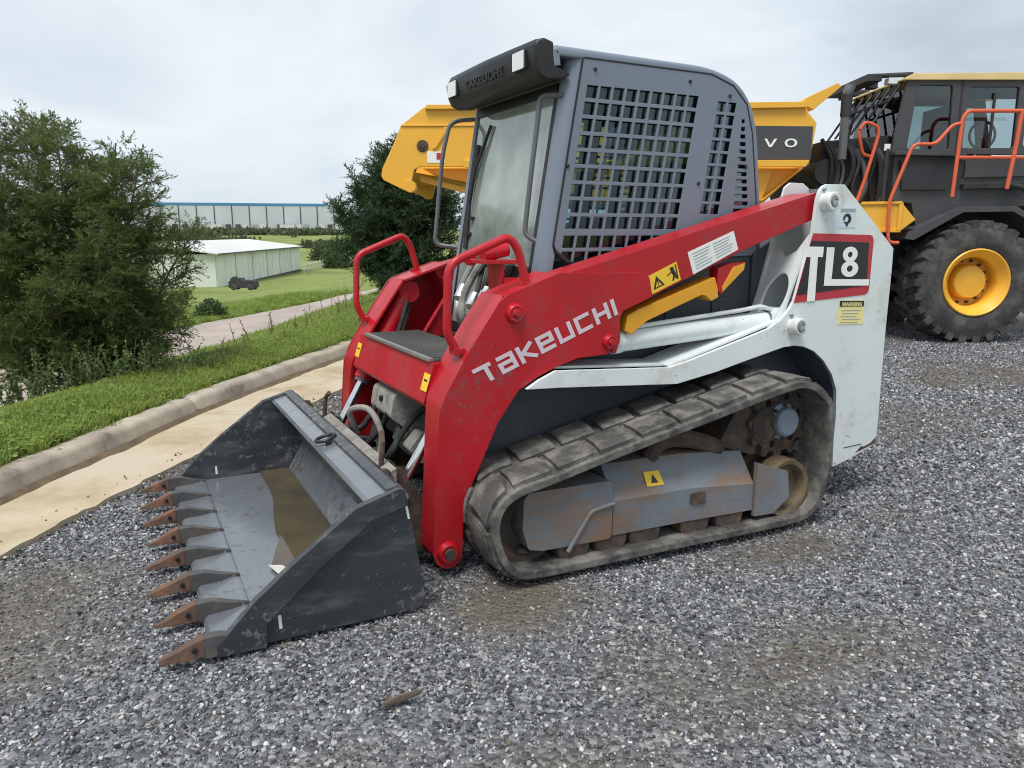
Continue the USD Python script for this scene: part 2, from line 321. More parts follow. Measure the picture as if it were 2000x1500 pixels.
# gravel bed: crushed stone, with damp fines in patches
M['gravel_bed'] = usdkit.material(stage, '/World/Looks/gravel_bed', {
    'g': ('geometry', {}), 'v': ('voronoi_texture', {'scale': 58.0, 'randomness': 1.0}), 'bw': ('rgb_to_bw', {}),
    'r': ('rgb_ramp', {'ramp': [(0.1, (0.045, 0.047, 0.056)), (0.45, (0.11, 0.115, 0.128)), (0.7, (0.19, 0.195, 0.205)), (0.85, (0.30, 0.30, 0.295)), (0.95, (0.5, 0.5, 0.48))]}),
    'at': ('attribute', {'attribute': 'damp'}),
    'n2': ('noise_texture', {'scale': 130.0, 'detail': 3.0}), 'r2': ('rgb_ramp', {'ramp': [(0.3, (0.055, 0.047, 0.035)), (0.7, (0.16, 0.135, 0.10))]}),
    'm': ('mix', {}), 'inv': ('math', {'math_type': 'subtract', 'value1': 1.0}), 'b': ('bump', {'strength': 0.9, 'distance': 0.012}),
    'p': ('principled_bsdf', {'roughness': 0.75, 'specular_ior_level': 0.35})},
    [('g.position', 'v.vector'), ('g.position', 'n2.vector'), ('v.color', 'bw.color'), ('bw.val', 'r.fac'), ('n2.fac', 'r2.fac'),
     ('r.color', 'm.color1'), ('r2.color', 'm.color2'), ('at.fac', 'm.fac'), ('m.color', 'p.base_color'), ('v.distance', 'inv.value2'), ('inv.value', 'b.height'), ('b.normal', 'p.normal')],
    surface='p.BSDF')
STONE_TONES = [(0.048, 0.052, 0.063), (0.105, 0.111, 0.13), (0.20, 0.208, 0.23), (0.34, 0.347, 0.36), (0.54, 0.54, 0.53), (0.125, 0.11, 0.09)]
for i, c in enumerate(STONE_TONES):
    paint(f'stone_{["slate", "dark", "mid", "pale", "white", "brown"][i]}', c, 0.6, dirt=tuple(x * 0.55 for x in c), amount=0.4, scale=45, coat=0, bevel=0, bump=0.3, tone=0.3)

# ------------------------------------------------------------------ ground
KERB = curve([(-6.6, -6.5), (-4.9, -3.4), (-3.55, -0.75), (-2.54, 1.08), (-2.1, 1.72), (-1.43, 2.72), (-0.62, 3.78), (0.12, 4.68), (1.15, 6.05), (2.35, 7.85), (3.9, 10.4), (6.6, 15.2), (10.0, 21.0), (22.0, 41.0)], 8)
PAN = curve([(-6.1, -6.8), (-4.45, -3.8), (-3.25, -1.15), (-2.44, 0.29), (-2.09, 0.80), (-1.71, 1.31), (-1.05, 2.12), (-0.31, 3.02), (0.55, 4.1), (1.55, 5.45), (2.75, 7.25), (4.3, 9.8), (7.0, 14.6), (10.4, 20.4), (22.4, 40.4)], 8)
def side_dist(P, line=KERB):
    """distance of points from the kerb line, positive on the grass side"""
    P = np.asarray(P, float)[:, :2]; best = np.full(len(P), 1e9); sg = np.ones(len(P))
    a, b = line[:-1], line[1:]
    for p, q in zip(a, b):
        d = q - p; t = np.clip(((P - p) @ d) / (d @ d), 0, 1); r = P - (p + t[:, None] * d); D = np.hypot(r[:, 0], r[:, 1])
        c = d[0] * r[:, 1] - d[1] * r[:, 0]; m = D < best - 1e-9
        best[m] = D[m]; sg[m] = np.where(c[m] >= 0, 1, -1)
    return best * sg
def lot_z(x, y):
    return -0.017 * np.clip(np.asarray(x) + 0.7, 0, 7.5) * np.clip(1.2 - np.abs(np.asarray(y)) * 0.0, 0, 1)
def smooth(a, b, x):
    t = np.clip((x - a) / (b - a), 0, 1); return t * t * (3 - 2 * t)
def field_z(P):
    P = np.asarray(P, float); s = side_dist(P); d = np.hypot(P[:, 0] - CAM[0], P[:, 1] - CAM[1])
    z = np.interp(s, [-40, -0.2, 0.06, 0.172, 0.5, 0.8, 1.15, 4.7, 7.9, 12.4, 20, 27, 40, 80, 130, 210, 300, 380, 450, 600, 1600],
                  [-0.5, -0.4, -0.2, 0.088, 0.125, 0.130, 0.05, -0.98, -1.03, -1.6, -2.9, -3.8, -4.15, -4.15, -3.3, -1.9, 0.2, 1.5, 1.9, 3.0, 8.0])
    P3 = np.c_[P[:, 0], P[:, 1], 0 * s]
    z += np.where(s > 0.3, (meshkit.fbm(P3 * 0.9, 3, 3) - 0.5) * (0.035 + 0.08 * smooth(1.2, 3, s)) * smooth(0.3, 1.0, s), 0) + np.where(s > 9, (meshkit.fbm(P3 * 0.06, 3, 5) - 0.5) * 0.6 * smooth(9, 40, s), 0)
    return np.where(s < -0.2, np.minimum(z, -0.4 + 0 * d), z)
radii = np.r_[0.3, np.geomspace(1.0, 1600, 190)]
ang = np.linspace(0, 2 * np.pi, 481)[:-1]
RR, AA = np.meshgrid(radii, ang, indexing='ij')
gp = np.stack([CAM[0] + RR * np.sin(AA), CAM[1] + RR * np.cos(AA)], -1)
gz = field_z(gp.reshape(-1, 2)).reshape(RR.shape)
fieldm = loft(np.concatenate([gp, gz[..., None]], -1), closed=True)
fieldm = trimesh.Trimesh(fieldm.vertices, np.array(fieldm.faces)[:, ::-1], process=False)
obj('grass_field', fieldm, 'field_grass', smooth=True, kind='structure')

# gravel lot: everything on the loader's side of the gutter
lot_outline = Polygon(list(map(tuple, PAN + np.array([-0.05, 0.05]))) + [(45, 40.4), (60, -20), (30, -40), (-6.1, -40)])
gx, gy = np.meshgrid(np.r_[np.arange(-8, 12, 0.12), np.arange(12, 60, 1.5)], np.r_[np.arange(-8, 12, 0.12), np.arange(12, 41, 1.5)], indexing='ij')
gP = np.stack([gx, gy], -1).reshape(-1, 2)
pz = lot_z(gP[:, 0], gP[:, 1]) + (meshkit.fbm(np.c_[gP * 1.3, 0 * gP[:, 0]], 4, 11) - 0.5) * 0.035
inside = (side_dist(gP, PAN) < 0.09).reshape(gx.shape)
ii, jj = np.nonzero(inside[:-1, :-1] & inside[1:, :-1] & inside[:-1, 1:] & inside[1:, 1:]); NY = gx.shape[1]
a = ii * NY + jj; fa = np.vstack([np.c_[a, a + NY, a + NY + 1], np.c_[a, a + NY + 1, a + 1]])
lot = trimesh.Trimesh(np.c_[gP, pz - 0.012], fa, process=False); lot.remove_unreferenced_vertices()
lot_p = obj('gravel_lot', lot, 'gravel_bed', smooth=True, kind='structure')
def damp_at(P):
    P = np.asarray(P, float)[:, :2]; f = meshkit.fbm(np.c_[P * 0.8, 0 * P[:, 0] + 3.3], 4, 21); w = meshkit.fbm(np.c_[P * 2.6, 0 * P[:, 0] + 1.3], 3, 8) - .5
    d = smooth(0.52, 0.66, f) * .75
    for x, y, rx, ry, k in ((-0.74, -1.0, .34, .22, 1.0), (-1.1, -1.95, .42, .34, .95), (-2.35, -.25, .38, .55, .8), (-.1, -1.7, .6, .25, .7), (.55, -1.05, .4, .16, .8), (-.55, -1.62, .35, .30, .6), (3.2, .3, 1.2, .5, .5), (-1.62, -1.62, .35, .2, .35)):
        q = np.sqrt(((P[:, 0] - x) / rx) ** 2 + ((P[:, 1] - y) / ry) ** 2) + w * 1.5
        d = np.maximum(d, k * smooth(1.35, .25, q))
    return np.clip(d, 0, 1)
UsdGeom.PrimvarsAPI(lot_p).CreatePrimvar('damp', Sdf.ValueTypeNames.FloatArray, 'vertex').Set(Vt.FloatArray.FromNumpy((damp_at(np.array(lot.vertices)) * .9).astype(np.float32)))

# concrete gutter pan and kerb, cast in lengths with joints between them
def offset_line(line, d):
    t = np.gradient(line, axis=0); t /= np.linalg.norm(t, axis=1, keepdims=True); return line + np.c_[-t[:, 1], t[:, 0]] * d
def resample(line, step):
    L = np.r_[0, np.cumsum(np.linalg.norm(np.diff(line, axis=0), axis=1))]; s = np.arange(0, L[-1], step)
    return np.stack([np.interp(s, L, line[:, k]) for k in range(2)], 1)
kl = resample(KERB, 0.05); kn = np.gradient(kl, axis=0); kn /= np.linalg.norm(kn, axis=1, keepdims=True); kn = np.c_[-kn[:, 1], kn[:, 0]]
PROFILE = np.array([(-0.012, -0.10), (-0.012, 0.0), (0.0, 0.03), (0.018, 0.078), (0.03, 0.096), (0.05, 0.107), (0.085, 0.111), (0.13, 0.111), (0.158, 0.107), (0.172, 0.09), (0.176, -0.10)])
kerb = thing('kerb', kind='structure'); gutter = thing('gutter', kind='structure')
joint_at = int(np.argmin(np.hypot(kl[:, 0] + 1.47, kl[:, 1] - 2.66)))
joints = sorted(set([0, len(kl) - 1] + [j for j in range(joint_at % 61, len(kl), 61)]))
for a, b in zip(joints, joints[1:]):
    if b - a < 4: continue
    idx = np.arange(a, b + 1); rows = []
    for n_, i in enumerate(idx):
        pr = PROFILE.copy()
        if n_ in (0, len(idx) - 1):
            pr = pr * [1, 1]; pr[1:-1, 1] -= 0.014; pr[1:6, 0] += 0.01
        c = kl[i] + (kl[min(i + 1, len(kl) - 1)] - kl[i]) * (0.10 if n_ == 0 else 0) - (kl[i] - kl[max(i - 1, 0)]) * (0.10 if n_ == len(idx) - 1 else 0)
        wob = (meshkit.noise(np.array([[i * 0.35, 2.2, 0]]))[0] - 0.5) * 0.008
        rows.append([(c[0] + kn[i, 0] * (q[0] + wob), c[1] + kn[i, 1] * (q[0] + wob), q[1] + wob * (q[1] > 0)) for q in pr])
    obj('kerb_stone', loft(rows, closed=True, cap=True), 'kerb_concrete', kerb, smooth=40)
    # the pan: from the kerb out to the gravel
    rows = []
    for n_, i in enumerate(idx):
        c = kl[i]; k = int(np.argmin(np.hypot(*(PAN - c).T))); d = -side_dist([c], PAN)[0] * -1
        e = c - kn[i] * abs(d)
        o = (kl[min(i + 1, len(kl) - 1)] - kl[i]) * 0.06 * (n_ == 0) - (kl[i] - kl[max(i - 1, 0)]) * 0.06 * (n_ == len(idx) - 1)
        w = (meshkit.noise(np.array([[i * 0.9, 7.7, 0]]))[0] - 0.5) * 0.035
        tt = [0.0, 0.3, 0.6, 1.0]
        top = [c + (e - c) * t - kn[i] * (w if t == 1 else 0) + o for t in tt]
        rows.append([(*(c + kn[i] * 0.02 + o), 0.004)] + [(*q, 0.004 - 0.012 * math.sin(math.pi * min(1, t * 1.0)) + 0.006 * t) for q, t in zip(top, tt)] + [(*top[-1], -0.12), (*(c + kn[i] * 0.02 + o), -0.12)])
    obj('gutter_slab', loft(rows, closed=True, cap=True), 'gutter_concrete', gutter, smooth=40)
# silt washed up along the foot of the kerb
rows = []
for i in range(0, len(kl), 2):
    w = 0.03 + 0.085 * meshkit.fbm(np.array([[i * 0.06, 1.5, 0]]), 3)[0] ** 1.5 + 0.02 * meshkit.noise(np.array([[i * 0.5, 9.5, 0]]))[0]
    c = kl[i]; hh = 0.012 + 0.02 * meshkit.noise(np.array([[i * 0.11, 4.5, 0]]))[0]
    rows.append([(*(c + kn[i] * 0.016), hh), (*(c - kn[i] * .012), hh * .75), (*(c - kn[i] * w * .5), 0.009), (*(c - kn[i] * w), 0.001)])
tag(obj('silt', loft(rows), 'silt', smooth=True), 'thin brown silt washed along the foot of the concrete kerb', 'silt', kind='stuff')

# the drive across the grass
dn = resample(curve([(-9, -2.0), (-4.6, 6.6), (-0.66, 12.5), (1.65, 15.85), (4.6, 20.55), (7.2, 25.0), (11, 31.5), (20, 47)], 8), 0.4)
df = resample(curve([(-9.5, 2.5), (-4.4, 11.0), (-0.5, 16.95), (1.85, 19.9), (5.9, 25.1), (7.9, 28.1), (11.5, 34.0), (19, 47)], 8), 0.4)
k = min(len(dn), len(df)); rows = []
df = resample(df, 0.4)
for t in np.linspace(0, 1, 160):
    p = dn[int(t * (len(dn) - 1))]; q = df[int(t * (len(df) - 1))]
    rows.append([(*(p + (q - p) * u), -0.955 + 0.03 * math.sin(math.pi * u)) for u in np.linspace(0, 1, 7)])
drive_rows = np.array(rows)
DZ = np.maximum(field_z(drive_rows[..., :2].reshape(-1, 2)).reshape(drive_rows.shape[:2]), -1.2)
drive_rows[..., 2] = np.maximum(drive_rows[..., 2] * 0 + (-0.98), np.minimum(DZ + 0.03, -0.90))
dm = loft(drive_rows); dm = trimesh.Trimesh(dm.vertices, np.array(dm.faces)[:, ::-1], process=False)
obj('drive', dm, 'drive_concrete', smooth=True, kind='structure')

def instancer(name, protos, pos, quat, scale, idx, parent=None, **k):
    pi = UsdGeom.PointInstancer.Define(stage, free(path_of(parent), name)); rel = pi.CreatePrototypesRel()
    for n_, (m, mat, sm) in enumerate(protos):
        q = usdkit.mesh(stage, f'{pi.GetPath()}/piece_{n_:03d}', m, M[mat], smooth=sm); rel.AddTarget(q.GetPath())
    pi.CreatePositionsAttr(Vt.Vec3fArray.FromNumpy(np.asarray(pos, np.float32)))
    q = np.asarray(quat, np.float32)
    pi.CreateOrientationsAttr(Vt.QuathArray([Gf.Quath(float(w), float(x), float(y), float(z)) for w, x, y, z in q]))
    pi.CreateScalesAttr(Vt.Vec3fArray.FromNumpy(np.asarray(scale, np.float32)))
    pi.CreateProtoIndicesAttr(Vt.IntArray.FromNumpy(np.asarray(idx, np.int32)))
    return tag(pi.GetPrim(), **k)
def rand_quat(n, r):
    q = r.normal(size=(n, 4)); return q / np.linalg.norm(q, axis=1, keepdims=True)
# loose crushed stone
protos = []
for kk in range(18):
    m = trimesh.creation.icosphere(subdivisions=1, radius=1.0); v = np.array(m.vertices)
    r = np.random.default_rng(kk)
    for _ in range(7):
        n_ = r.normal(size=3); n_ /= np.linalg.norm(n_); d = r.uniform(0.45, 0.8); e = np.maximum(v @ n_ - d, 0); v -= e[:, None] * n_
    v *= r.uniform(0.65, 1.15, 3); protos.append((trimesh.Trimesh(v, m.faces, process=False), ['stone_slate', 'stone_dark', 'stone_mid', 'stone_pale', 'stone_white', 'stone_brown'][kk % 6], False))
N = 1150000
rr_ = np.sqrt(rng.uniform(1.3 ** 2, 14 ** 2, N)); aa_ = YAW + np.radians(rng.uniform(-39, 39, N))
keep = rng.uniform(size=N) < np.clip((3.4 / rr_) ** 1.35 * smooth(14, 11, rr_) + 0 * rr_, 0, 1)
rr_, aa_ = rr_[keep], aa_[keep]
P = np.c_[CAM[0] + rr_ * np.sin(aa_), CAM[1] + rr_ * np.cos(aa_)]
sd = side_dist(P, PAN); edge = meshkit.noise(np.c_[P * 6, 0 * sd])
pat = damp_at(P); damp = pat
ok = (sd < 0.02 + 0.05 * (edge - 0.5)) | ((sd < 0.16) & (rng.uniform(size=len(sd)) < 0.012))
under = (np.abs(P[:, 1]) < 0.86) & (P[:, 0] > -1.66) & (P[:, 0] < -1.08)
ok &= ~under & (rng.uniform(size=len(sd)) > 0.62 * damp)
P, pat, damp = P[ok], pat[ok], damp[ok]; n = len(P)
size = 0.0047 * np.exp(np.clip(rng.normal(0, 0.42, n), -1, .8)) * (1 - .25 * damp) * np.clip(np.hypot(P[:, 0] - CAM[0], P[:, 1] - CAM[1]) / 3.6, 0.9, 1.6)
tone = rng.choice(6, n, p=[0.16, 0.25, 0.26, 0.20, 0.08, 0.05]); tone = np.where((rng.uniform(size=n) < damp * 0.6), 5, tone)
z = lot_z(P[:, 0], P[:, 1]) + (meshkit.fbm(np.c_[P * 1.3, 0 * P[:, 0]], 4, 11) - 0.5) * 0.035 - 0.012 + size * rng.uniform(0.1, 0.75, n)
z = np.where(side_dist(P, PAN) > 0.03, 0.006 + size * .3, z)
tag(instancer('gravel', protos, np.c_[P, z], rand_quat(n, rng), np.c_[size, size, size] * rng.uniform(0.75, 1.3, (n, 3)), tone + 6 * rng.integers(0, 3, n)),
    'loose grey crushed stone covering the whole yard', 'gravel', kind='stuff')
print('stones', n)
# grass blades on the verge
protos = []
for kk in range(6):
    r = np.random.default_rng(100 + kk); V, F = [], []
    for _ in range(22):
        b = r.normal(0, 0.022, 2); h = r.uniform(0.035, 0.085); a = r.uniform(0, 2 * np.pi); lean = r.uniform(0.1, 0.7) * h; w = r.uniform(0.0022, 0.004)
        d = np.array([math.cos(a), math.sin(a)]); s_ = np.array([-d[1], d[0]]) * w; i = len(V)
        mid = b + d * lean * .35; top = b + d * lean
        V += [(*(b - s_), -0.01), (*(b + s_), -0.01), (*(mid + s_), h * .6), (*(mid - s_), h * .6), (*top, h)]
        F += [[i, i + 1, i + 2], [i, i + 2, i + 3], [i + 3, i + 2, i + 4]]
    protos.append((trimesh.Trimesh(V, F, process=False), 'grass_blade', False))
for kk in range(3):   # clover and broad-leaved weeds among the grass
    r = np.random.default_rng(200 + kk); V, F = [], []
    for _ in range(16):
        b = r.normal(0, 0.035, 2); h = r.uniform(0.03, 0.07); a = r.uniform(0, 2 * np.pi); w = r.uniform(0.006, 0.013); i = len(V); tl = r.uniform(-.5, .5)
        for q in range(5): V.append((b[0] + w * math.cos(a + q * 1.257), b[1] + w * math.sin(a + q * 1.257), h + tl * w * math.cos(q * 1.257)))
        F += [[i, i + 1, i + 2], [i, i + 2, i + 3], [i, i + 3, i + 4]]
    protos.append((trimesh.Trimesh(V, F, process=False), 'grass_blade', False))
N = 150000
rr_ = np.sqrt(rng.uniform(3.6 ** 2, 30 ** 2, N)); aa_ = YAW + np.radians(rng.uniform(-38, 8, N))
keep = rng.uniform(size=N) < np.clip((9.5 / rr_) ** 2.2, 0, 1); rr_, aa_ = rr_[keep], aa_[keep]
N2 = 60000; r2 = np.sqrt(rng.uniform(3.6 ** 2, 11 ** 2, N2)); a2 = YAW + np.radians(rng.uniform(-38, 5, N2))
rr_, aa_ = np.r_[rr_, r2], np.r_[aa_, a2]
P = np.c_[CAM[0] + rr_ * np.sin(aa_), CAM[1] + rr_ * np.cos(aa_)]; sd = side_dist(P)
drive_poly = Polygon([tuple(q[:2]) for q in drive_rows[:, 0]] + [tuple(q[:2]) for q in drive_rows[::-1, -1]]).buffer(0)
ond = shapely.contains_xy(drive_poly, P[:, 0], P[:, 1])
ok = (sd > 0.17 + 0.05 * (meshkit.noise(np.c_[P * 9, 0 * sd]) - .6)) & ~ond
P, sd, rr_ = P[ok], sd[ok], rr_[ok]; n = len(P); z = field_z(P)
q = np.zeros((n, 4)); a = rng.uniform(0, 2 * np.pi, n); q[:, 0] = np.cos(a / 2); q[:, 3] = np.sin(a / 2)
sc = rng.uniform(0.65, 1.25, n) * np.clip(rr_ / 9, 0.85, 2.2) * np.where(sd < 0.9, 1.05, 0.85)
tag(instancer('verge_grass', protos, np.c_[P, z], q, np.c_[sc * 1.2, sc * 1.2, sc], np.where(rng.uniform(size=n) < 0.14, rng.integers(6, 9, n), rng.integers(0, 6, n))),
    'short bright green grass growing behind the kerb and down the bank', 'grass', kind='stuff')
print('tufts', n)

# ------------------------------------------------------------------ the compact track loader
loader = thing('track_loader', 'red and white compact track loader with toothed bucket and rubber tracks, parked on gravel', 'track loader')

# --- rubber tracks
T_OUT = [(0.94, 0.56), (0.84, 0.645), (0.745, 0.676), (0.65, 0.672), (0.44, 0.634), (0.236, 0.592), (-0.05, 0.535), (-0.343, 0.476), (-0.56, 0.428), (-0.68, 0.405), (-0.758, 0.365), (-0.800, 0.30),
         (-0.808, 0.225), (-0.790, 0.145), (-0.755, 0.075), (-0.70, 0.025), (-0.62, 0.002), (-0.40, -0.006), (0.0, -0.012), (0.40, -0.02), (0.72, -0.024), (0.83, -0.008), (0.905, 0.045), (0.945, 0.13), (0.962, 0.25), (0.962, 0.42)]
c = np.array(T_OUT + T_OUT[:3]); tc = curve(c, 6)[6:-11]
T_POLY = Polygon(tc).buffer(0)
def ring_at(d, n=400):
    r = T_POLY.buffer(d, join_style=1).exterior; return r
LEN = T_POLY.exterior.length
def on_ring(r, s):
    """point on ring r nearest to arclength s of the outer loop"""
    p = T_POLY.exterior.interpolate(s % LEN); q = r.interpolate(r.project(p)); return (q.x, q.y)
R_TOP, R_MID, R_BED = T_POLY.exterior, ring_at(-0.006), ring_at(-0.030)
N_LUG = 22
lug_r = np.random.default_rng(77)
def lug(s0, s1, y0, y1, slant):
    rows = []; cut0, cut1 = lug_r.uniform(-.006, .010, 2); bow = lug_r.uniform(.006, .016)
    tv, yv = (0.0, 0.07, 0.35, 0.65, 0.93, 1.0), (0.0, 0.07, 0.5, 0.93, 1.0)
    top, bot = [], []
    for t in tv:
        rt, rb = [], []
        for q in yv:
            y = y0 + (y1 - y0) * q; sl = slant * q + bow * math.sin(math.pi * q) * (1 if t > .5 else .6)
            s = (s0 + cut0 * (q - .5)) + (s1 - s0 + (cut1 - cut0) * (q - .5)) * t + sl
            e = t in (0.0, 1.0) or q in (0.0, 1.0); p = on_ring(R_MID if e else R_TOP, s); g = on_ring(R_BED, s)
            h = 0 if e else lug_r.uniform(-.002, .0025)
            rt.append((p[0], y, p[1] + h)); rb.append((g[0], y, g[1]))
        top.append(rt); bot.append(rb)
    T, B = np.array(top), np.array(bot); m, n = len(tv), len(yv)
    loop = [(0, j) for j in range(n)] + [(i, n - 1) for i in range(1, m)] + [(m - 1, j) for j in range(n - 2, -1, -1)] + [(i, 0) for i in range(m - 2, 0, -1)]
    side = loft([[T[i, j] for i, j in loop], [B[i, j] for i, j in loop]], closed=True)
    return trimesh.util.concatenate([loft(T), side])
def make_track(sgn):
    belt = T_POLY.buffer(-0.022).difference(T_POLY.buffer(-0.05))
    f = (lambda m: m) if sgn < 0 else flip_y
    t = obj('track', f(prism(belt, -0.90, -0.50)), 'rubber_track', loader, label='worn rubber track nearest the viewer' if sgn < 0 else 'rubber track on the far side')
    pitch = LEN / N_LUG
    for i in range(N_LUG):
        s = i * pitch
        obj('tread_lug', f(lug(s, s + pitch * 0.84, -0.874, -0.71, 0.03)), 'rubber_track', t, smooth=30)
        obj('tread_lug', f(lug(s + pitch * .5 + 0.035, s + pitch * 1.32 + 0.035, -0.69, -0.515, 0.03)), 'rubber_track', t, smooth=30)
    # drive teeth moulded on the inside
    g = []
    r = ring_at(-0.05)
    for i in range(44):
        s = i * LEN / 44; p = np.array(on_ring(r, s)); q = np.array(on_ring(ring_at(-0.10), s)); d = q - p; d /= np.linalg.norm(d) + 1e-9; e = np.array([-d[1], d[0]])
        g.append(prism([tuple(p - e * .03), tuple(p + e * .03), tuple(p + e * .016 + d * .035), tuple(p - e * .016 + d * .035)], -0.735, -0.665))
    obj('guide_tooth', [f(m) for m in g], 'rubber_track', t, kind='stuff')
for sgn in (-1, 1): make_track(sgn)

def both(fn):
    for sgn in (-1, 1):
        fn((lambda m: m) if sgn < 0 else flip_y, sgn)
# --- track frames with their wheels
def track_frame(f, sgn):
    prof_mid = [(-0.84, 0.098), (-0.84, 0.232), (-0.745, 0.36), (-0.60, 0.365), (-0.56, 0.30), (-0.56, 0.11)]
    fr = obj('track_frame', f(trimesh.util.concatenate([
        loft([[(x, y, z + dz * (z > .2) + db * (z < .2)) for y, z in prof_mid] for x, dz, db in ((-0.225, .012, 0), (0.0, .008, -.004), (0.18, 0.004, -.008), (0.53, -0.03, -0.02))], closed=True, cap=True)])), 'frame_grey', loader)
    front = [(-0.232, 0.335), (-0.61, 0.342), (-0.632, 0.32), (-0.637, 0.20), (-0.612, 0.115), (-0.55, 0.10), (-0.232, 0.09)]
    obj('front_cover', f(prism(round_poly(front, 0.02), -0.846, -0.58)), 'frame_grey', fr)
    obj('rear_bracket', f(prism([(0.535, 0.30), (0.64, 0.262), (0.725, 0.235), (0.745, 0.11), (0.65, 0.045), (0.535, 0.05)], -0.852, -0.83)), 'frame_grey', fr)
    obj('grease_cover', f(prism(round_poly([(0.17, 0.215), (0.25, 0.215), (0.25, 0.16), (0.17, 0.165)], .01), -0.847, -0.83)), 'rusty_iron', fr)
    obj('weld_rib', f(tube(fillet([(-0.44, -0.85, 0.075), (-0.335, -0.85, 0.225), (-0.225, -0.85, 0.24)], .02), 0.009, 8)), 'frame_grey', fr)
    for x, z, r in ((-0.40, 0.085, .075), (-0.224, 0.083, .078), (-0.055, 0.08, .078), (0.21, 0.074, .078), (0.405, 0.07, .078)):
        obj('roller', f(lathe_y(x, z, [(0.0, -0.835), (0.05, -0.835), (r - .012, -0.838), (r, -0.83), (r, -0.76), (r * .7, -0.74), (r * .7, -0.66), (r, -0.64), (r, -0.57), (0.0, -0.56)], 28)), 'rusty_iron', fr)
    obj('front_idler', f(lathe_y(-0.595, 0.205, [(0, -0.80), (0.05, -0.80), (0.06, -0.775), (0.11, -0.77), (0.135, -0.80), (0.158, -0.80), (0.158, -0.75), (0.12, -0.73), (0.12, -0.67), (0.158, -0.65), (0.158, -0.60), (0, -0.60)], 40)), 'rusty_iron', fr)
    ri = obj('rear_idler', f(lathe_y(0.735, 0.15, [(0, -0.80), (0.06, -0.80), (0.075, -0.785), (0.10, -0.79), (0.112, -0.84), (0.132, -0.845), (0.136, -0.82), (0.136, -0.76), (0.1, -0.74), (0.1, -0.66), (0.13, -0.64), (0.13, -0.60), (0, -0.6)], 44)), 'brass_rim', fr)
    # raised drive sprocket and its hub
    teeth = Point(0.742, 0.452).buffer(0.15, quad_segs=16)
    for a in np.linspace(0, 2 * np.pi, 13)[:-1]:
        teeth = teeth.union(affinity.translate(affinity.rotate(Polygon([(0.13, -.03), (0.185, -.014), (0.185, .014), (0.13, .03)]), a, origin=(0, 0), use_radians=True), 0.742, 0.452))
    for a in np.linspace(0.2, 2 * np.pi + .2, 7)[:-1]:
        teeth = teeth.difference(Point(0.742 + .115 * math.cos(a), .452 + .115 * math.sin(a)).buffer(0.018))
    sp = obj('sprocket', f(prism(teeth, -0.765, -0.725)), 'rusty_iron', fr)
    obj('hub', f(lathe_y(0.742, 0.452, [(0, -0.825), (0.055, -0.825), (0.066, -0.815), (0.068, -0.79), (0.085, -0.78), (0.09, -0.70), (0, -0.70)], 36)), 'grey_cab', sp)
    for a in np.linspace(0, 2 * np.pi, 9)[:-1]:
        obj('bolt', f(ycyl(0.742 + 0.078 * math.cos(a), 0.452 + 0.078 * math.sin(a), -0.80, -0.78, 0.008, 6)), 'rusty_iron', sp)
    obj('motor_housing', f(trimesh.util.concatenate([lathe_y(0.66, 0.44, [(0, -0.79), (0.04, -0.80), (0.085, -0.77), (0.10, -0.72), (0.10, -0.52), (0, -0.52)], 24),
                            prism(round_poly([(0.40, 0.37), (0.60, 0.30), (0.78, 0.29), (0.80, 0.40), (0.62, 0.55), (0.5, 0.52)], .03), -0.74, -0.55)])), 'rusty_iron', fr)
    obj('support_arch', f(tube(curve([(0.02, -0.72, 0.30), (0.06, -0.72, 0.40), (0.15, -0.72, 0.43), (0.30, -0.72, 0.40), (0.42, -0.72, 0.35)], 4), 0.04, 10)), 'rusty_iron', fr)
    obj('packed_mud', [f(m) for m in [trimesh.Trimesh(np.array(trimesh.creation.icosphere(1).vertices) * [.05 + .05 * rng.uniform(), .06, .018] + [x, -0.70 + rng.uniform(-.1, .06), 0.075 + rng.uniform(0, .02)], trimesh.creation.icosphere(1).faces) for x in np.linspace(-0.6, 0.66, 17)]], 'rusty_iron', fr, kind='stuff')
    if sgn < 0:
        st = obj('caution_sticker', plate([(-0.045, -0.823, 0.272), (0.042, -0.823, 0.268), (0.04, -0.785, 0.320), (-0.04, -0.785, 0.324)], 0.002), 'sticker_yellow', fr, label='small yellow caution sticker')
        obj('symbol', plate([(-0.018, -0.8175, 0.283), (0.016, -0.8175, 0.281), (0.0, -0.796, 0.312)], 0.001), 'print_black', st)
both(track_frame)
# --- chassis between the tracks
ch = prism(round_poly([(-0.74, 0.30), (-0.62, 0.22), (1.05, 0.20), (1.20, 0.40), (1.20, 0.74), (-0.50, 0.74), (-0.70, 0.62)], .02), -0.49, 0.49)
chassis = obj('chassis', ch, 'dark_body', loader)
obj('front_guard', [prism(round_poly([(-0.80, 0.42), (-0.90, 0.50), (-0.88, 0.60), (-0.74, 0.63), (-0.68, 0.45)], .03), -0.10, 0.20),
                    prism(round_poly([(-0.80, 0.30), (-0.86, 0.38), (-0.80, 0.45), (-0.70, 0.42)], .02), -0.22, 0.02)], 'dusty_cast', chassis)
for y, z in ((0.05, 0.56), (-0.03, 0.50), (0.13, 0.50)):
    obj('hydraulic_port', cyl((-0.90, y, z), (-0.86, y, z), 0.014, 10), 'black_plastic', chassis)

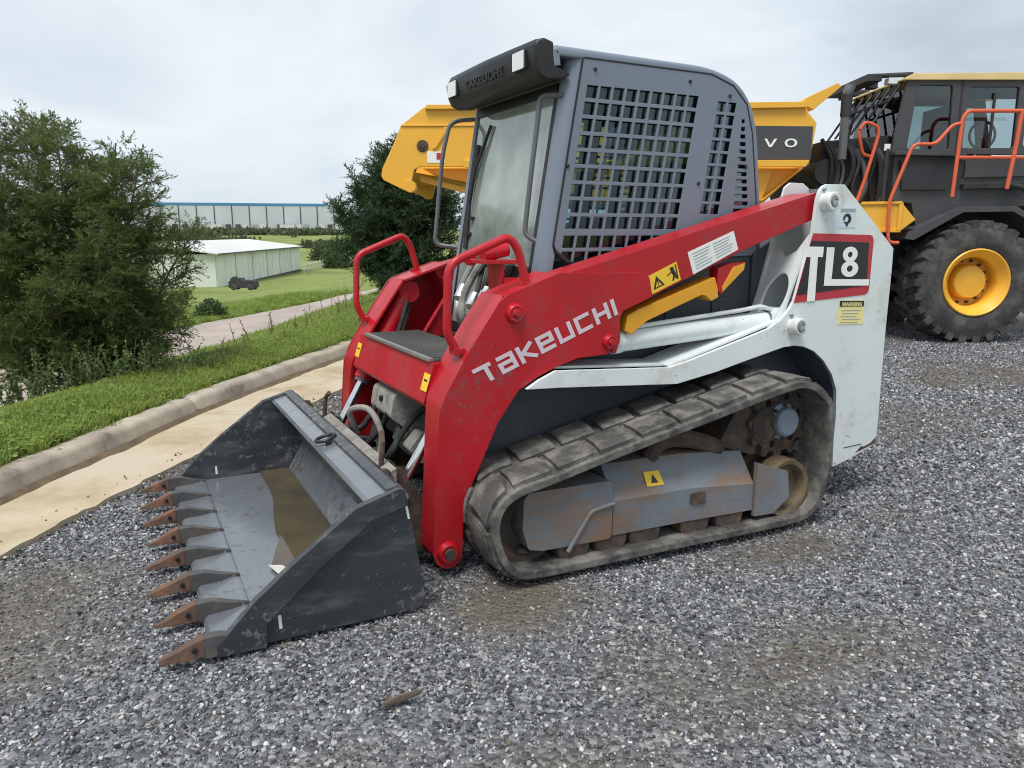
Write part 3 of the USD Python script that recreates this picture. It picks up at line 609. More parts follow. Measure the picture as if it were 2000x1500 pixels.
# --- white side panels and lift towers
PANEL = [(0.985, 1.506), (1.012, 1.516), (1.121, 1.517), (1.502, 1.223), (1.506, 1.123), (1.503, 0.83), (1.506, 0.594), (1.512, 0.368), (1.512, 0.27), (1.50, 0.222), (1.333, 0.172), (1.202, 0.143),
         (1.193, 0.283), (1.195, 0.414), (1.18, 0.545), (1.138, 0.625), (1.074, 0.696), (1.006, 0.745), (0.935, 0.772), (0.874, 0.781), (0.802, 0.778), (0.58, 0.733), (0.408, 0.696), (0.188, 0.661),
         (-0.381, 0.698), (-0.60, 0.708), (-0.60, 0.778), (0.148, 0.735), (0.238, 0.753), (0.70, 0.868), (0.776, 0.905), (0.828, 0.955), (0.854, 0.99), (0.922, 1.239), (0.939, 1.297), (0.952, 1.447), (0.966, 1.487)]
GUSSET = [(-0.39, 1.146), (0.0, 1.139), (0.03, 1.132), (0.043, 1.11), (0.058, 1.038), (-0.085, 0.985), (-0.100, 0.96), (-0.098, 0.86), (-0.112, 0.828), (-0.16, 0.812), (-0.298, 0.806), (-0.399, 0.779), (-0.49, 0.742), (-0.566, 0.70),
          (-0.655, 0.583), (-0.725, 0.437), (-0.80, 0.284), (-0.812, 0.10), (-0.815, 0.055), (-0.845, 0.028), (-0.885, 0.026), (-0.918, 0.05), (-0.933, 0.095), (-0.915, 0.444), (-0.897, 0.64), (-0.87, 0.71), (-0.789, 0.845), (-0.645, 1.05), (-0.61, 1.072)]
def side_panel(f, sgn):
    sp = obj('side_panel', f(prism(Polygon(PANEL).buffer(0).difference(Polygon(GUSSET).buffer(.006)).buffer(0), -0.70, -0.682)), 'white_paint', loader, label='white side panel with the model decal' if sgn < 0 else None)
    obj('fender_ledge', f(plate([(-0.40, -0.655, 0.768), (-0.40, -0.49, 0.768), (0.148, -0.49, 0.734), (0.148, -0.655, 0.734)], 0.01)), 'white_paint', sp)
    obj('fender_ledge', f(plate([(0.150, -0.682, 0.732), (0.150, -0.49, 0.732), (0.80, -0.49, 0.90), (0.80, -0.682, 0.90)], 0.01)), 'white_paint', sp)
    obj('arch_lip', f(loft([[(x, -0.70 + .0, z), (x, -0.49, z)] for x, z in PANEL[11:25]])), 'dark_body', sp)
    # front web of the tower, pierced by an oval hole; u runs up the web, w inward
    web = Polygon([(0.0, 0.0), (0.0, 0.20), (0.335, 0.205), (0.345, 0.15), (0.30, 0.10), (0.335, 0.045), (0.43, 0.0)]).difference(affinity.rotate(affinity.scale(Point(0.11, 0.085).buffer(1, quad_segs=10), 0.115, 0.068), -6, origin=(0.11, 0.085)))
    m = trimesh.creation.extrude_polygon(web, 0.014, engine='earcut'); v = np.array(m.vertices)
    p0, p1 = np.array([0.786, 0.905]), np.array([0.930, 1.268]); d = (p1 - p0) / np.linalg.norm(p1 - p0); nn = np.array([-d[1], d[0]])
    w = np.stack([p0[0] + d[0] * v[:, 0] - nn[0] * v[:, 2], -0.684 + v[:, 1], p0[1] + d[1] * v[:, 0] - nn[1] * v[:, 2]], 1)
    wm = trimesh.Trimesh(w, m.faces, process=False); wm.fix_normals()
    obj('tower_web', f(wm), 'white_paint', sp)
    inner = [(0.80, 0.90), (0.90, 1.245), (0.945, 1.45), (0.965, 1.51), (1.0, 1.533), (1.08, 1.533), (1.12, 1.51), (1.30, 1.22), (1.30, 0.80), (0.82, 0.80)]
    obj('tower_plate', f(prism(inner, -0.492, -0.478)), 'white_paint', sp)
    obj('rear_plate', f(loft([[(x, -0.682, z), (x, -0.478, z)] for x, z in [(1.50, 0.24), (1.50, 0.83), (1.50, 1.20), (1.12, 1.505)]])), 'white_paint', sp)
    for x, z, r in ((1.005, 1.437, 0.043), (0.855, 0.875, 0.04)):
        pb = obj('pivot_boss', f(trimesh.util.concatenate([lathe_y(x, z, [(0, -0.748), (0.017, -0.748), (0.019, -0.742), (0.024, -0.742), (0.026, -0.752), (r - .004, -0.752), (r, -0.747), (r, -0.69)], 32)])), 'white_paint', sp)
        obj('retainer', f(trimesh.util.concatenate([prism(Point(x, z).buffer(0.021).difference(Point(x, z).buffer(0.012)).difference(Polygon([(x, z - .007), (x + .05, z - .012), (x + .05, z + .012), (x, z + .007)])), -0.757, -0.75)])), 'steel_edge', pb)
        obj('lock_bolt', f(ycyl(x - 0.02, z + r + .01, -0.712, -0.70, 0.008, 6)), 'steel_edge', pb)
    if sgn > 0: return
    # model decal: red frame, black field, white characters
    dq = [(0.939, 1.296), (1.35, 1.287), (1.349, 1.003), (0.847, 0.981)]
    dp = Polygon([(0.939, 1.296), (1.325, 1.2875), (1.343, 1.281), (1.351, 1.262), (1.350, 1.03), (1.343, 1.012), (1.325, 1.002), (0.847, 0.981)])
    dec = obj('model_decal', prism(dp, -0.702, -0.7005), 'print_red', sp)
    obj('decal_field', prism([(0.93, 1.262), (1.318, 1.252), (1.329, 1.046), (0.863, 1.016)], -0.7035, -0.702), 'print_black', dec)
    obj('decal_letter', prism([(0.914, 1.236), (1.012, 1.234), (1.009, 1.187), (0.977, 1.188), (0.979, 0.9865), (0.928, 0.9845), (0.931, 1.188), (0.902, 1.189)], -0.705, -0.7035), 'print_white', dec)
    obj('decal_letter', prism([(1.033, 1.232), (1.083, 1.231), (1.079, 1.084), (1.341, 1.076), (1.341, 1.046), (1.032, 1.054)], -0.705, -0.7035), 'print_white', dec)
    eight = Point(0, 0)
    up = affinity.scale(Point(1.193, 1.197).buffer(1, quad_segs=12), 0.050, 0.036); lo = affinity.scale(Point(1.198, 1.129).buffer(1, quad_segs=12), 0.058, 0.038)
    eight = unary_union([up, lo]).difference(affinity.scale(Point(1.193, 1.196).buffer(1), 0.0165, 0.0135)).difference(affinity.scale(Point(1.198, 1.130).buffer(1), 0.0205, 0.0155))
    obj('decal_letter', prism(eight, -0.705, -0.7035), 'print_white', dec)
    wl = obj('warning_label', prism([(1.147, 0.982), (1.325, 0.975), (1.329, 0.859), (1.150, 0.864)], -0.7018, -0.7005), 'sticker_pale', sp, label='pale yellow warning label')
    obj('label_header', prism([(1.152, 0.979), (1.321, 0.972), (1.322, 0.945), (1.153, 0.951)], -0.703, -0.7018), 'print_black', wl)
    tm = meshkit.text_mesh('WARNING', 0.017, 0.001, bold=True); b = tm.bounds; v = np.array(tm.vertices); sx = 0.14 / (b[1, 0] - b[0, 0])
    obj('label_text', trimesh.Trimesh(np.c_[1.167 + (v[:, 0] - b[0, 0]) * sx, -0.7032 - v[:, 2], 0.9535 + v[:, 1] - (v[:, 0] * sx) * .04], tm.faces), 'sticker_pale', wl, smooth=False)
    for i in range(5):
        x0, x1 = 1.165 + .01 * (i % 2), 1.305 - 0.03 * ((i * 7) % 3) / 2
        obj('label_line', prism([(x0, 0.934 - i * .0145), (x1, 0.929 - i * .0145), (x1, 0.925 - i * .0145), (x0, 0.930 - i * .0145)], -0.7026, -0.7018), 'print_grey', wl)
    sl = obj('safety_label', prism([(1.102, 1.411), (1.211, 1.412), (1.215, 1.322), (1.092, 1.321)], -0.7018, -0.7005), 'sticker_blue', sp, label='pale blue label with a dark round symbol')
    obj('label_header', prism([(1.107, 1.408), (1.206, 1.4085), (1.207, 1.395), (1.106, 1.3945)], -0.703, -0.7018), 'print_grey', sl)
    sym = affinity.scale(Point(1.154, 1.362).buffer(1), 0.027, 0.024).difference(affinity.scale(Point(1.150, 1.36).buffer(1), 0.012, 0.013)).union(Polygon([(1.145, 1.345), (1.165, 1.345), (1.16, 1.328), (1.148, 1.328)])).difference(Polygon([(1.12, 1.352), (1.143, 1.358), (1.143, 1.35), (1.12, 1.345)]))
    obj('symbol', prism(sym, -0.703, -0.7018), 'print_black', sl)
    obj('paint_chip', [prism([(1.36, 0.196), (1.50, 0.226), (1.508, 0.262), (1.49, 0.25), (1.47, 0.236), (1.42, 0.222), (1.40, 0.226)], -0.7008, -0.70), prism([(1.27, 0.236), (1.40, 0.24), (1.40, 0.235), (1.27, 0.231)], -0.7008, -0.70)], 'rusty_iron', sp, label='rusty scrape at the lower rear corner')
both(side_panel)
# rear body between the towers
rear = obj('engine_cover', loft([[(x, y, z) for x, z in ((0.80, 0.74), (0.80, 1.20), (0.95, 1.28), (1.30, 1.22), (1.44, 1.12), (1.47, 0.74), (1.45, 0.30), (1.20, 0.26), (0.95, 0.4))] for y in (-0.476, 0.476)], closed=True, cap=True), 'dark_body', loader)
for z in (0.5, 0.6, 0.7, 0.8, 0.9):
    obj('louvre', box(1.455, 1.475, -0.3, 0.3, z, z + .03), 'black_plastic', rear)
for s_ in (-1, 1): obj('tail_lamp', box(1.45, 1.478, s_ * .40 - .03, s_ * .40 + .03, 0.95, 1.05), 'print_red', rear)
# lower body under the cab
lb = obj('lower_body', prism(round_poly([(-0.22, 0.74), (-0.22, 0.90), (-0.16, 1.18), (0.82, 1.20), (0.82, 0.74)], .015), -0.455, 0.455), 'dark_body', loader)
obj('access_panel', prism(round_poly([(0.30, 0.80), (0.30, 1.16), (0.56, 1.18), (0.56, 0.80)], .012), -0.462, -0.455), 'dark_body', lb)
obj('access_panel', prism(round_poly([(0.575, 0.80), (0.575, 1.18), (0.80, 1.19), (0.80, 0.80)], .012), -0.462, -0.455), 'dark_body', lb)
obj('access_panel', prism(round_poly([(-0.14, 0.78), (-0.10, 1.10), (0.12, 1.14), (0.285, 1.15), (0.20, 0.80)], .012), -0.462, -0.455), 'dark_body', lb)
obj('latch', [box(0.60, 0.70, -0.466, -0.462, 0.985, 0.99), ycyl(0.63, 0.94, -0.468, -0.462, 0.012, 12)], 'rail_steel', lb)

# --- loader arms
BEAM = [(-0.45, 1.118), (-0.264, 1.163), (0.20, 1.280), (0.983, 1.479), (1.05, 1.478), (1.075, 1.43), (1.05, 1.385), (0.956, 1.352), (0.693, 1.268), (0.548, 1.220), (0.216, 1.095), (-0.10, 0.975), (-0.35, 0.95)]
FRONT = [(-0.945, 0.10), (-0.925, 0.444), (-0.907, 0.64), (-0.878, 0.715), (-0.797, 0.850), (-0.653, 1.055), (-0.615, 1.077), (-0.40, 1.150)]
def bezel(poly, y0, y1, c):
    """a plate whose outer edges are chamfered"""
    P_ = Polygon(poly); return prism(P_, y0, y1)
def loader_arm(f, sgn):
    a = obj('loader_arm', f(trimesh.util.concatenate([prism(BEAM, -0.664, -0.505)])), 'red_paint', loader, label='red loader arm carrying the lettering' if sgn < 0 else 'red loader arm on the far side')
    obj('side_plate', f(prism(GUSSET, -0.676, -0.664)), 'red_paint', a)
    rec = [(x + .012, z - 0.006) for x, z in FRONT]
    # face plate bent round the front of the arm: narrow on the leg, wide above it
    rows = []
    for (x, z), w in zip(rec, (0.545, 0.545, 0.53, 0.50, 0.475, 0.47, 0.47, 0.47)):
        rows.append([(x, -0.664, z), (x, -w, z)])
    fr = np.array(rows); fr = np.stack([curve(fr[:, k], 5) for k in range(2)], 1)
    nrm = np.gradient(fr[:, 0], axis=0); nrm = np.stack([nrm[:, 2], 0 * nrm[:, 0], -nrm[:, 0]], 1); nrm /= np.linalg.norm(nrm, axis=1, keepdims=True)
    full = np.stack([fr[:, 0], fr[:, 1], fr[:, 1] + nrm * .012, fr[:, 0] + nrm * .012], 1)
    m = loft(full, closed=True, cap=True); m.fix_normals(); obj('face_plate', f(m), 'red_paint', a)
    leg = [(-0.925, 0.10), (-0.905, 0.444), (-0.885, 0.64), (-0.80, 0.70), (-0.60, 0.68), (-0.66, 0.57), (-0.73, 0.43), (-0.80, 0.284), (-0.812, 0.06), (-0.865, 0.03), (-0.91, 0.05)]
    obj('inner_plate', f(prism(leg, -0.557, -0.545)), 'red_paint', a)
    obj('back_plate', f(loft([[(x - .004, -0.664, z), (x - .004, -0.557, z)] for x, z in ((-0.812, 0.06), (-0.80, 0.284), (-0.725, 0.437), (-0.655, 0.583), (-0.566, 0.70), (-0.399, 0.779), (-0.2, 0.812))])), 'red_paint', a)
    inner = Polygon([(-0.62, 0.745), (-0.50, 0.80), (-0.36, 1.02), (-0.42, 1.07), (-0.30, 1.12), (0.05, 1.12), (0.04, 1.03), (-0.12, 0.98), (-0.12, 0.83), (-0.30, 0.80), (-0.42, 0.77), (-0.55, 0.70)])
    obj('inner_plate', f(prism(inner, -0.489, -0.477)), 'red_paint', a)
    obj('stiffener', f(tube([(-0.54, -0.472, 0.76), (-0.40, -0.472, 0.965), (-0.375, -0.472, 1.0), (-0.30, -0.472, 1.03)], 0.012, 8)), 'red_paint', a)
    for x, z, r, n_ in ((-0.585, 1.0, 0.036, 'pin_cap'), (-0.152, 0.862, 0.030, 'pin_cap'), (-0.872, 0.092, 0.042, 'hinge_boss')):
        pc = obj(n_, f(lathe_y(x, z, [(0, -0.700), (r * .45, -0.700), (r * .5, -0.694), (r * .8, -0.697), (r * .95, -0.692), (r, -0.682), (r + .004, -0.676), (r + .004, -0.60)], 28)), 'red_paint', a)
        if n_ == 'pin_cap': obj('bolt', f(ycyl(x, z, -0.708, -0.698, 0.012, 6)), 'red_paint', pc)
        else: obj('hinge_pin', f(ycyl(x, z, -0.707, -0.52, 0.022, 16)), 'rusty_iron', pc)
    obj('retainer_bolt', f(ycyl(-0.13, 0.826, -0.686, -0.676, 0.011, 6)), 'red_paint', a)
    # grab rail bolted to the arm
    rail = fillet([(-0.50, -0.61, 1.10), (-0.535, -0.61, 1.235), (-0.575, -0.61, 1.285), (-0.80, -0.61, 1.195), (-0.825, -0.61, 1.16), (-0.835, -0.61, 0.93), (-0.80, -0.61, 0.865)], 0.06, 5)
    gr = obj('grab_rail', f(tube(rail, 0.0165, 12)), 'red_paint', a)
    obj('rail_foot', f(box(-0.815, -0.775, -0.64, -0.58, 0.85, 0.873)), 'red_paint', gr)
    obj('rail_foot', f(box(-0.53, -0.47, -0.635, -0.585, 1.095, 1.112)), 'red_paint', gr)
    # bucket tilt cylinder in the arm
    A_, B_ = np.array([-0.585, -0.54, 1.0]), np.array([-1.005, -0.49, 0.30]); d = B_ - A_
    tcy = obj('tilt_cylinder', f(trimesh.util.concatenate([cyl(A_ + d * .02, A_ + d * .60, 0.043, 20), cyl(A_ + d * .57, A_ + d * .62, 0.049, 20), lathe_y(A_[0], A_[2], [(0, -0.59), (.055, -0.59), (.055, -0.50), (0, -0.50)], 20)])), 'red_paint', loader)
    obj('piston_rod', f(cyl(A_ + d * .60, A_ + d * .98, 0.021, 16)), 'chrome', tcy)
    obj('gland', f(cyl(A_ + d * .615, A_ + d * .64, 0.04, 20)), 'rail_steel', tcy)
    obj('hose', f(tube(curve([A_ + d * .1 + [0.02, .06, .03], A_ + d * .3 + [.05, .07, .03], A_ + d * .55 + [.06, .08, .02], A_ + d * .7 + [.12, .1, -.02]], 5), 0.012, 8)), 'black_rubber', tcy)
    obj('hose', f(tube(curve([A_ + d * .1 + [0.06, .0, .03], A_ + d * .3 + [.09, .03, .03], A_ + d * .55 + [.10, .06, .02], A_ + d * .75 + [.16, .1, -.02]], 5), 0.012, 8)), 'black_rubber', tcy)
    # white lift cylinder
    A_, B_ = np.array([0.83, -0.60, 0.895]), np.array([-0.15, -0.60, 0.845]); d = B_ - A_
    lc = obj('lift_cylinder', f(trimesh.util.concatenate([cyl(A_ + d * .03, A_ + d * .92, 0.047, 24), cyl(A_ + d * .90, A_ + d * .94, 0.052, 24), lathe_y(A_[0], A_[2], [(0, -.66), (.06, -.66), (.06, -.54), (0, -.54)], 24)])), 'white_paint', loader)
    obj('oil_pipe', f(tube(fillet([A_ + [-.03, -.02, .045], A_ + [-.10, -.02, .072], A_ + [-.20, -.02, .058], A_ + d * .85 + [0, -.02, .055]], .04), 0.010, 8)), 'white_paint', lc)
    obj('clamp_band', f(lathe_y(0, 0, [(0, 0)], 3)) if False else f(cyl(A_ + d * .05, A_ + d * .062, 0.051, 24)), 'rail_steel', lc)
    # yellow arm support stowed under the arm
    ys = obj('arm_lock', f(prism([(-0.053, 0.962), (0.0, 0.985), (0.405, 1.108), (0.424, 1.06), (0.43, 1.02), (0.392, 1.006), (0.36, 1.03), (0.335, 1.034), (0.05, 0.937), (0.0, 0.905), (-0.03, 0.885), (-0.062, 0.90)], -0.66, -0.58)), 'yellow_paint', loader)
    obj('lock_bracket', f(prism([(0.425, 1.146), (0.498, 1.166), (0.58, 1.17), (0.572, 1.137), (0.45, 1.033), (0.425, 1.055)], -0.655, -0.60)), 'red_paint', ys)
    obj('bracket_face', f(prism([(0.51, 1.150), (0.577, 1.166), (0.572, 1.137), (0.455, 1.042), (0.452, 1.062)], -0.659, -0.655)), 'yellow_paint', ys)
    if sgn > 0: return
    # lettering on the arm
    S = lambda pts: LineString(pts).buffer(0.105, cap_style=2, join_style=2)
    G = {'T': [[(-0.1, .895), (.82, .895)], [(.52, .80), (.52, 0)]],
         'A': [[(.05, .895), (.80, .895), (.80, .105), (.105, .105), (.105, .52), (.80, .52)]],
         'K': [[(.105, 1), (.105, 0)], [(.85, .96), (.25, .52), (.88, .04)]],
         'E': [[(.105, .5), (.78, .5), (.78, .895), (.105, .895), (.105, .105), (.86, .105)]],
         'U': [[(.105, 1), (.105, .105), (.78, .105), (.78, 1)]],
         'C': [[(.86, .895), (.105, .895), (.105, .105), (.86, .105)]],
         'H': [[(.105, 1), (.105, 0)], [(.78, 1), (.78, 0)], [(.105, .5), (.78, .5)]],
         'I': [[(.105, 1), (.105, 0)]]}
    Q = [(-0.758, 0.797), (-0.137, 1.038), (-0.110, 0.974), (-0.719, 0.735)]
    adv, wd = 1.08, 8 * 1.08 - .86
    lt = UsdGeom.Xform.Define(stage, free(path_of(a), 'brand_lettering')).GetPrim()
    for i, chh in enumerate('TAKEUCHI'):
        g = unary_union([S(q) for q in G[chh]]); g = affinity.translate(g, i * adv, 0); g = affinity.scale(g, 1 / wd, 1, origin=(0, 0))
        obj('letter', prism(quad_map(g, Q), -0.6775, -0.676), 'letter_lilac', lt, smooth=False)
    wl = obj('white_label', prism([(0.244, 1.217), (0.493, 1.306), (0.525, 1.226), (0.28, 1.123)], -0.6655, -0.664), 'sticker_white', a, label='white printed instruction label')
    for i in range(6):
        for k0, k1 in ((0.08, 0.45), (0.52, 0.92)):
            v_ = 0.86 - i * 0.135; e = 0.03 * ((i * 5 + int(k0 * 10)) % 4)
            g = shapely.geometry.box(k0, v_ - .045, k1 - e, v_)
            obj('label_line', prism(quad_map(g, [(0.244, 1.217), (0.493, 1.306), (0.525, 1.226), (0.28, 1.123)]), -0.6662, -0.6655), 'print_grey', wl, smooth=False)
    q = [(0.035, 1.119), (0.186, 1.179), (0.214, 1.103), (0.067, 1.047)]
    yl = obj('yellow_label', prism(q, -0.6655, -0.664), 'sticker_yellow', a, label='yellow hazard label with a black warning triangle')
    tri = Polygon([(0.08, 0.18), (0.46, 0.18), (0.27, 0.82)]); tri = tri.difference(tri.buffer(-0.06)).union(shapely.geometry.box(0.255, 0.32, 0.285, 0.58)).union(Point(.27, .27).buffer(.022))
    man = unary_union([Point(.80, .80).buffer(.07), LineString([(.80, .70), (.84, .45)]).buffer(.06), LineString([(.84, .45), (.76, .18)]).buffer(.035), LineString([(.84, .45), (.90, .18)]).buffer(.035), LineString([(.80, .64), (.62, .55)]).buffer(.025), LineString([(.94, .88), (.92, .15)]).buffer(.02)])
    obj('symbol', prism(quad_map(tri, q), -0.6662, -0.6655), 'print_black', yl, smooth=False)
    obj('symbol', prism(quad_map(man, q), -0.6662, -0.6655), 'print_black', yl, smooth=False)
both(loader_arm)
# --- beam across the front of the arms, with its step
cb = obj('cross_beam', prism([(-0.885, 0.632), (-0.893, 0.648), (-0.850, 0.785), (-0.848, 0.80), (-0.58, 0.80), (-0.58, 0.77), (-0.83, 0.77), (-0.838, 0.635)], -0.50, 0.50), 'red_paint', loader)
step = obj('step_plate', box(-0.835, -0.585, -0.47, 0.40, 0.801, 0.812), 'tread_plate', cb)
for i in range(16):
    obj('tread_bar', box(-0.825 + i * .0155, -0.8185 + i * .0155, -0.46, 0.39, 0.812, 0.818), 'tread_plate', step)
obj('step_nosing', box(-0.858, -0.836, -0.47, 0.40, 0.803, 0.816), 'steel_edge', cb)
for y in (-0.47, 0.47):
    st = obj('caution_sticker', plate([(-0.8605, y + .032, 0.757), (-0.8605, y - .032, 0.757), (-0.8815, y - .032, 0.690), (-0.8815, y + .032, 0.690)], .0015), 'sticker_yellow', cb, label='small yellow caution sticker')
    for zz in (0.735, 0.71):
        obj('label_line', plate([(-0.8708, y + .016, zz), (-0.8708, y - .016, zz), (-0.8714, y - .016, zz - .008), (-0.8714, y + .016, zz - .008)], .001), 'print_black', st)
# hoses and the red hose guard in front of the cab door
hg = obj('hose_guard', [box(-0.53, -0.515, -0.45, -0.33, 0.84, 1.175), box(-0.60, -0.44, -0.46, -0.30, 1.175, 1.19), cyl((-0.58, -0.38, 1.21), (-0.47, -0.38, 1.235), 0.032, 14), cyl((-0.60, -0.30, 1.19), (-0.56, -0.24, 1.205), 0.028, 12), box(-0.52, -0.36, -0.475, -0.46, 1.02, 1.12)], 'red_paint', loader)
for i, (dy, r) in enumerate(((0.0, .016), (.04, .013), (.08, .018), (-.04, .014), (.13, .012))):
    obj('hose', tube(curve([(-0.44 + .01 * i, -0.42 + dy, 1.16), (-0.47, -0.40 + dy, 1.05), (-0.43 - .015 * i, -0.38 + dy * 1.3, 0.93), (-0.50, -0.35 + dy, 0.85)], 5), r, 8), ['black_rubber', 'dusty_cast', 'dusty_cast', 'black_rubber', 'dusty_cast'][i], hg)
for i, y in enumerate((-0.16, -0.08, 0.10, 0.20, 0.30)):
    obj('hose', tube(curve([(-0.66, y, 0.60), (-0.80 - .02 * (i % 2), y + .03, 0.50), (-0.90, y + .05 * (-1) ** i, 0.36), (-0.97, y + .07, 0.24 + .03 * i)], 5), 0.015, 8), 'black_rubber', chassis)
obj('hose', tube(curve([(-0.98, 0.16, 0.38), (-1.02, 0.12, 0.50), (-0.96, 0.02, 0.52), (-0.93, -0.06, 0.42), (-0.97, -0.12, 0.32)], 6), 0.014, 8), 'dusty_cast', chassis)
for i in range(8):
    y = -0.40 + .05 * i; x = -0.47 - .02 * (i % 3)
    obj('hose', tube(curve([(x + .03, y + .10, 0.84), (x - .05 * (i % 2), y + .02, 0.93), (x - .03, y - .05 * (-1) ** i, 1.03), (x + .05, y + .03, 1.12 + .01 * i), (x + .10, y + .08, 1.16)], 5), [.014, .018, .011, .016][i % 4], 8), ['dusty_cast', 'black_rubber', 'steel_edge', 'dusty_cast', 'black_rubber'][i % 5], hg)
for i in range(4): obj('fitting', cyl((-0.52 - .015 * i, -0.36 + .09 * i, 0.98 + .03 * (i % 2)), (-0.48 - .015 * i, -0.33 + .09 * i, 1.03 + .03 * (i % 2)), .022, 8), 'chrome', hg)
# quick coupler behind the bucket
cp = obj('coupler', [prism([(-1.03, 0.10), (-1.06, 0.12), (-1.075, 0.40), (-1.03, 0.42)], -0.56, 0.56)], 'dusty_cast', loader)
for s_ in (-1, 1):
    for y in (0.42, 0.53):
        obj('coupler_lug', prism(round_poly([(-1.05, 0.06), (-1.05, 0.40), (-1.02, 0.45), (-0.97, 0.35), (-0.84, 0.12), (-0.84, 0.05)], .03), s_ * y - .01, s_ * y + .01), 'rusty_iron', cp)
    obj('coupler_pin', ycyl(-1.005, 0.30, s_ * .40, s_ * .56, .022, 14), 'steel_edge', cp)
    obj('lock_lever', tube([(-1.06, s_ * .46, 0.40), (-1.05, s_ * .46, 0.50), (-1.04, s_ * .42, 0.53)], .011, 8), 'rusty_iron', cp)

# --- bucket
bucket = obj('bucket', prism([(-1.74, 0.022), (-1.20, 0.016), (-1.165, 0.018), (-1.075, 0.17), (-1.12, 0.43), (-1.135, 0.43), (-1.093, 0.173), (-1.172, 0.034), (-1.20, 0.030), (-1.74, 0.034)], -0.88, 0.88), 'bucket_worn', loader, label='dark grey digging bucket with eight rust tipped teeth')
SIDE = [(-1.740, 0.012), (-1.735, 0.045), (-1.62, 0.165), (-1.50, 0.262), (-1.285, 0.418), (-1.135, 0.462), (-1.12, 0.455), (-1.105, 0.42), (-1.045, 0.05), (-1.06, 0.02), (-1.09, 0.008)]
CUT = [(-1.740, 0.010), (-1.735, 0.045), (-1.62, 0.166), (-1.50, 0.263), (-1.285, 0.420), (-1.135, 0.464), (-1.118, 0.456), (-1.114, 0.40), (-1.235, 0.365), (-1.40, 0.245), (-1.586, 0.085), (-1.59, 0.008)]
for s_ in (-1, 1):
    f = (lambda m: m) if s_ < 0 else flip_y
    sd_ = obj('bucket_side', f(prism(SIDE, -0.893, -0.88)), 'bucket_paint', bucket)
    obj('side_cutter', f(prism(CUT, -0.912, -0.893)), 'bucket_paint', bucket)
    if s_ < 0:
        obj('white_mark', [f(plate([(-1.548, -0.8935, 0.098), (-1.538, -0.8935, 0.098), (-1.536, -0.8935, 0.050), (-1.546, -0.8935, 0.050)][::-1], .0015)), f(plate([(-1.112, -0.8935, 0.39), (-1.104, -0.8935, 0.392), (-1.096, -0.8935, 0.345), (-1.104, -0.8935, 0.345)][::-1], .0015))], 'sticker_white', bucket)
    else:
        obj('white_mark', plate([(-1.548, 0.8785, 0.098), (-1.538, 0.8785, 0.098), (-1.536, 0.8785, 0.055), (-1.546, 0.8785, 0.055)], .0015), 'sticker_white', bucket)
    obj('pivot_ear', f(prism(round_poly([(-1.15, 0.452), (-1.09, 0.455), (-1.05, 0.36), (-1.02, 0.20), (-1.06, 0.16), (-1.10, 0.25)], .02), -0.66, -0.64)), 'rusty_iron', bucket)
obj('top_lip', prism([(-1.240, 0.412), (-1.230, 0.425), (-1.155, 0.446), (-1.145, 0.44), (-1.15, 0.43), (-1.225, 0.410)], -0.88, 0.88), 'bucket_worn', bucket)
obj('top_edge', prism([(-1.168, 0.430), (-1.170, 0.456), (-1.135, 0.466), (-1.10, 0.44), (-1.11, 0.42)], -0.88, 0.88), 'bucket_paint', bucket)
obj('back_sheet', prism([(-1.152, 0.42), (-1.105, 0.19), (-1.098, 0.19), (-1.145, 0.42)], -0.88, 0.88), 'bucket_paint', bucket)
obj('cutting_edge', prism([(-1.755, 0.014), (-1.745, 0.030), (-1.62, 0.040), (-1.60, 0.034), (-1.60, 0.010)], -0.893, 0.893), 'bucket_worn', bucket)
obj('hook_ring', [tube([(-1.195 + 0.040 * math.cos(t), -0.13 + 0.034 * math.sin(t), 0.442 + .012 + 0.01 * math.cos(t)) for t in np.linspace(0, 2 * np.pi, 25)], 0.0075, 8, cap=False), box(-1.205, -1.18, -0.18, -0.165, 0.425, 0.452)], 'black_plastic', bucket)
# the teeth
for i, y in enumerate(np.linspace(0.845, -0.885, 8)):
    ln = 1.0 + 0.03 * math.sin(i * 2.3)
    def sect(x, w, zt, zb): return [(x, y - w, zb), (x, y + w, zb), (x, y + w * .75, zt), (x, y - w * .75, zt)]
    shank = loft([sect(-1.60, .006, .044, .036), sect(-1.66, .019, .058, .036), sect(-1.72, .023, .078, .012), sect(-1.765, .025, .080, .016), sect(-1.80, .022, .066, .024)], closed=True, cap=True)
    under = loft([sect(-1.66, .020, .012, .000), sect(-1.76, .022, .020, .006)], closed=True, cap=True)
    shank.fix_normals(); under.fix_normals()
    t = obj('tooth', [shank, under] if i < 7 else [shank], 'tooth_shank', bucket, smooth=40)
    k1, k2 = 0.010 * math.sin(i * 1.7), 0.005 * math.sin(i * 2.9 + 1)
    tip = loft([sect(-1.772, .0255, .078, .024), sect(-1.782, .026, .078, .022), sect(-1.83, .022, .059, .022), sect(-1.875 - k1, .016, .040 + k2, .019), sect(-1.908 - k1, .010, .029 + k2, .019)], closed=True, cap=True)
    tip = tip.subdivide().subdivide(); v = np.array(tip.vertices); v += (meshkit.fbm(v * 45, 3, i)[:, None] - .5) * .006 * np.array([1, 1, 1]); tip = trimesh.Trimesh(v, tip.faces, process=False); tip.fix_normals()
    obj('tooth_tip', tip, 'rust_tip', t, smooth=50)
    obj('tooth_pin', ycyl(-1.80, 0.050, y - .029, y + .029, 0.008, 10), 'black_plastic', t)
    obj('weld', tube([(-1.625, y - .012, .040), (-1.615, y, .041), (-1.625, y + .012, .040)], .006, 6), 'bucket_worn', t)

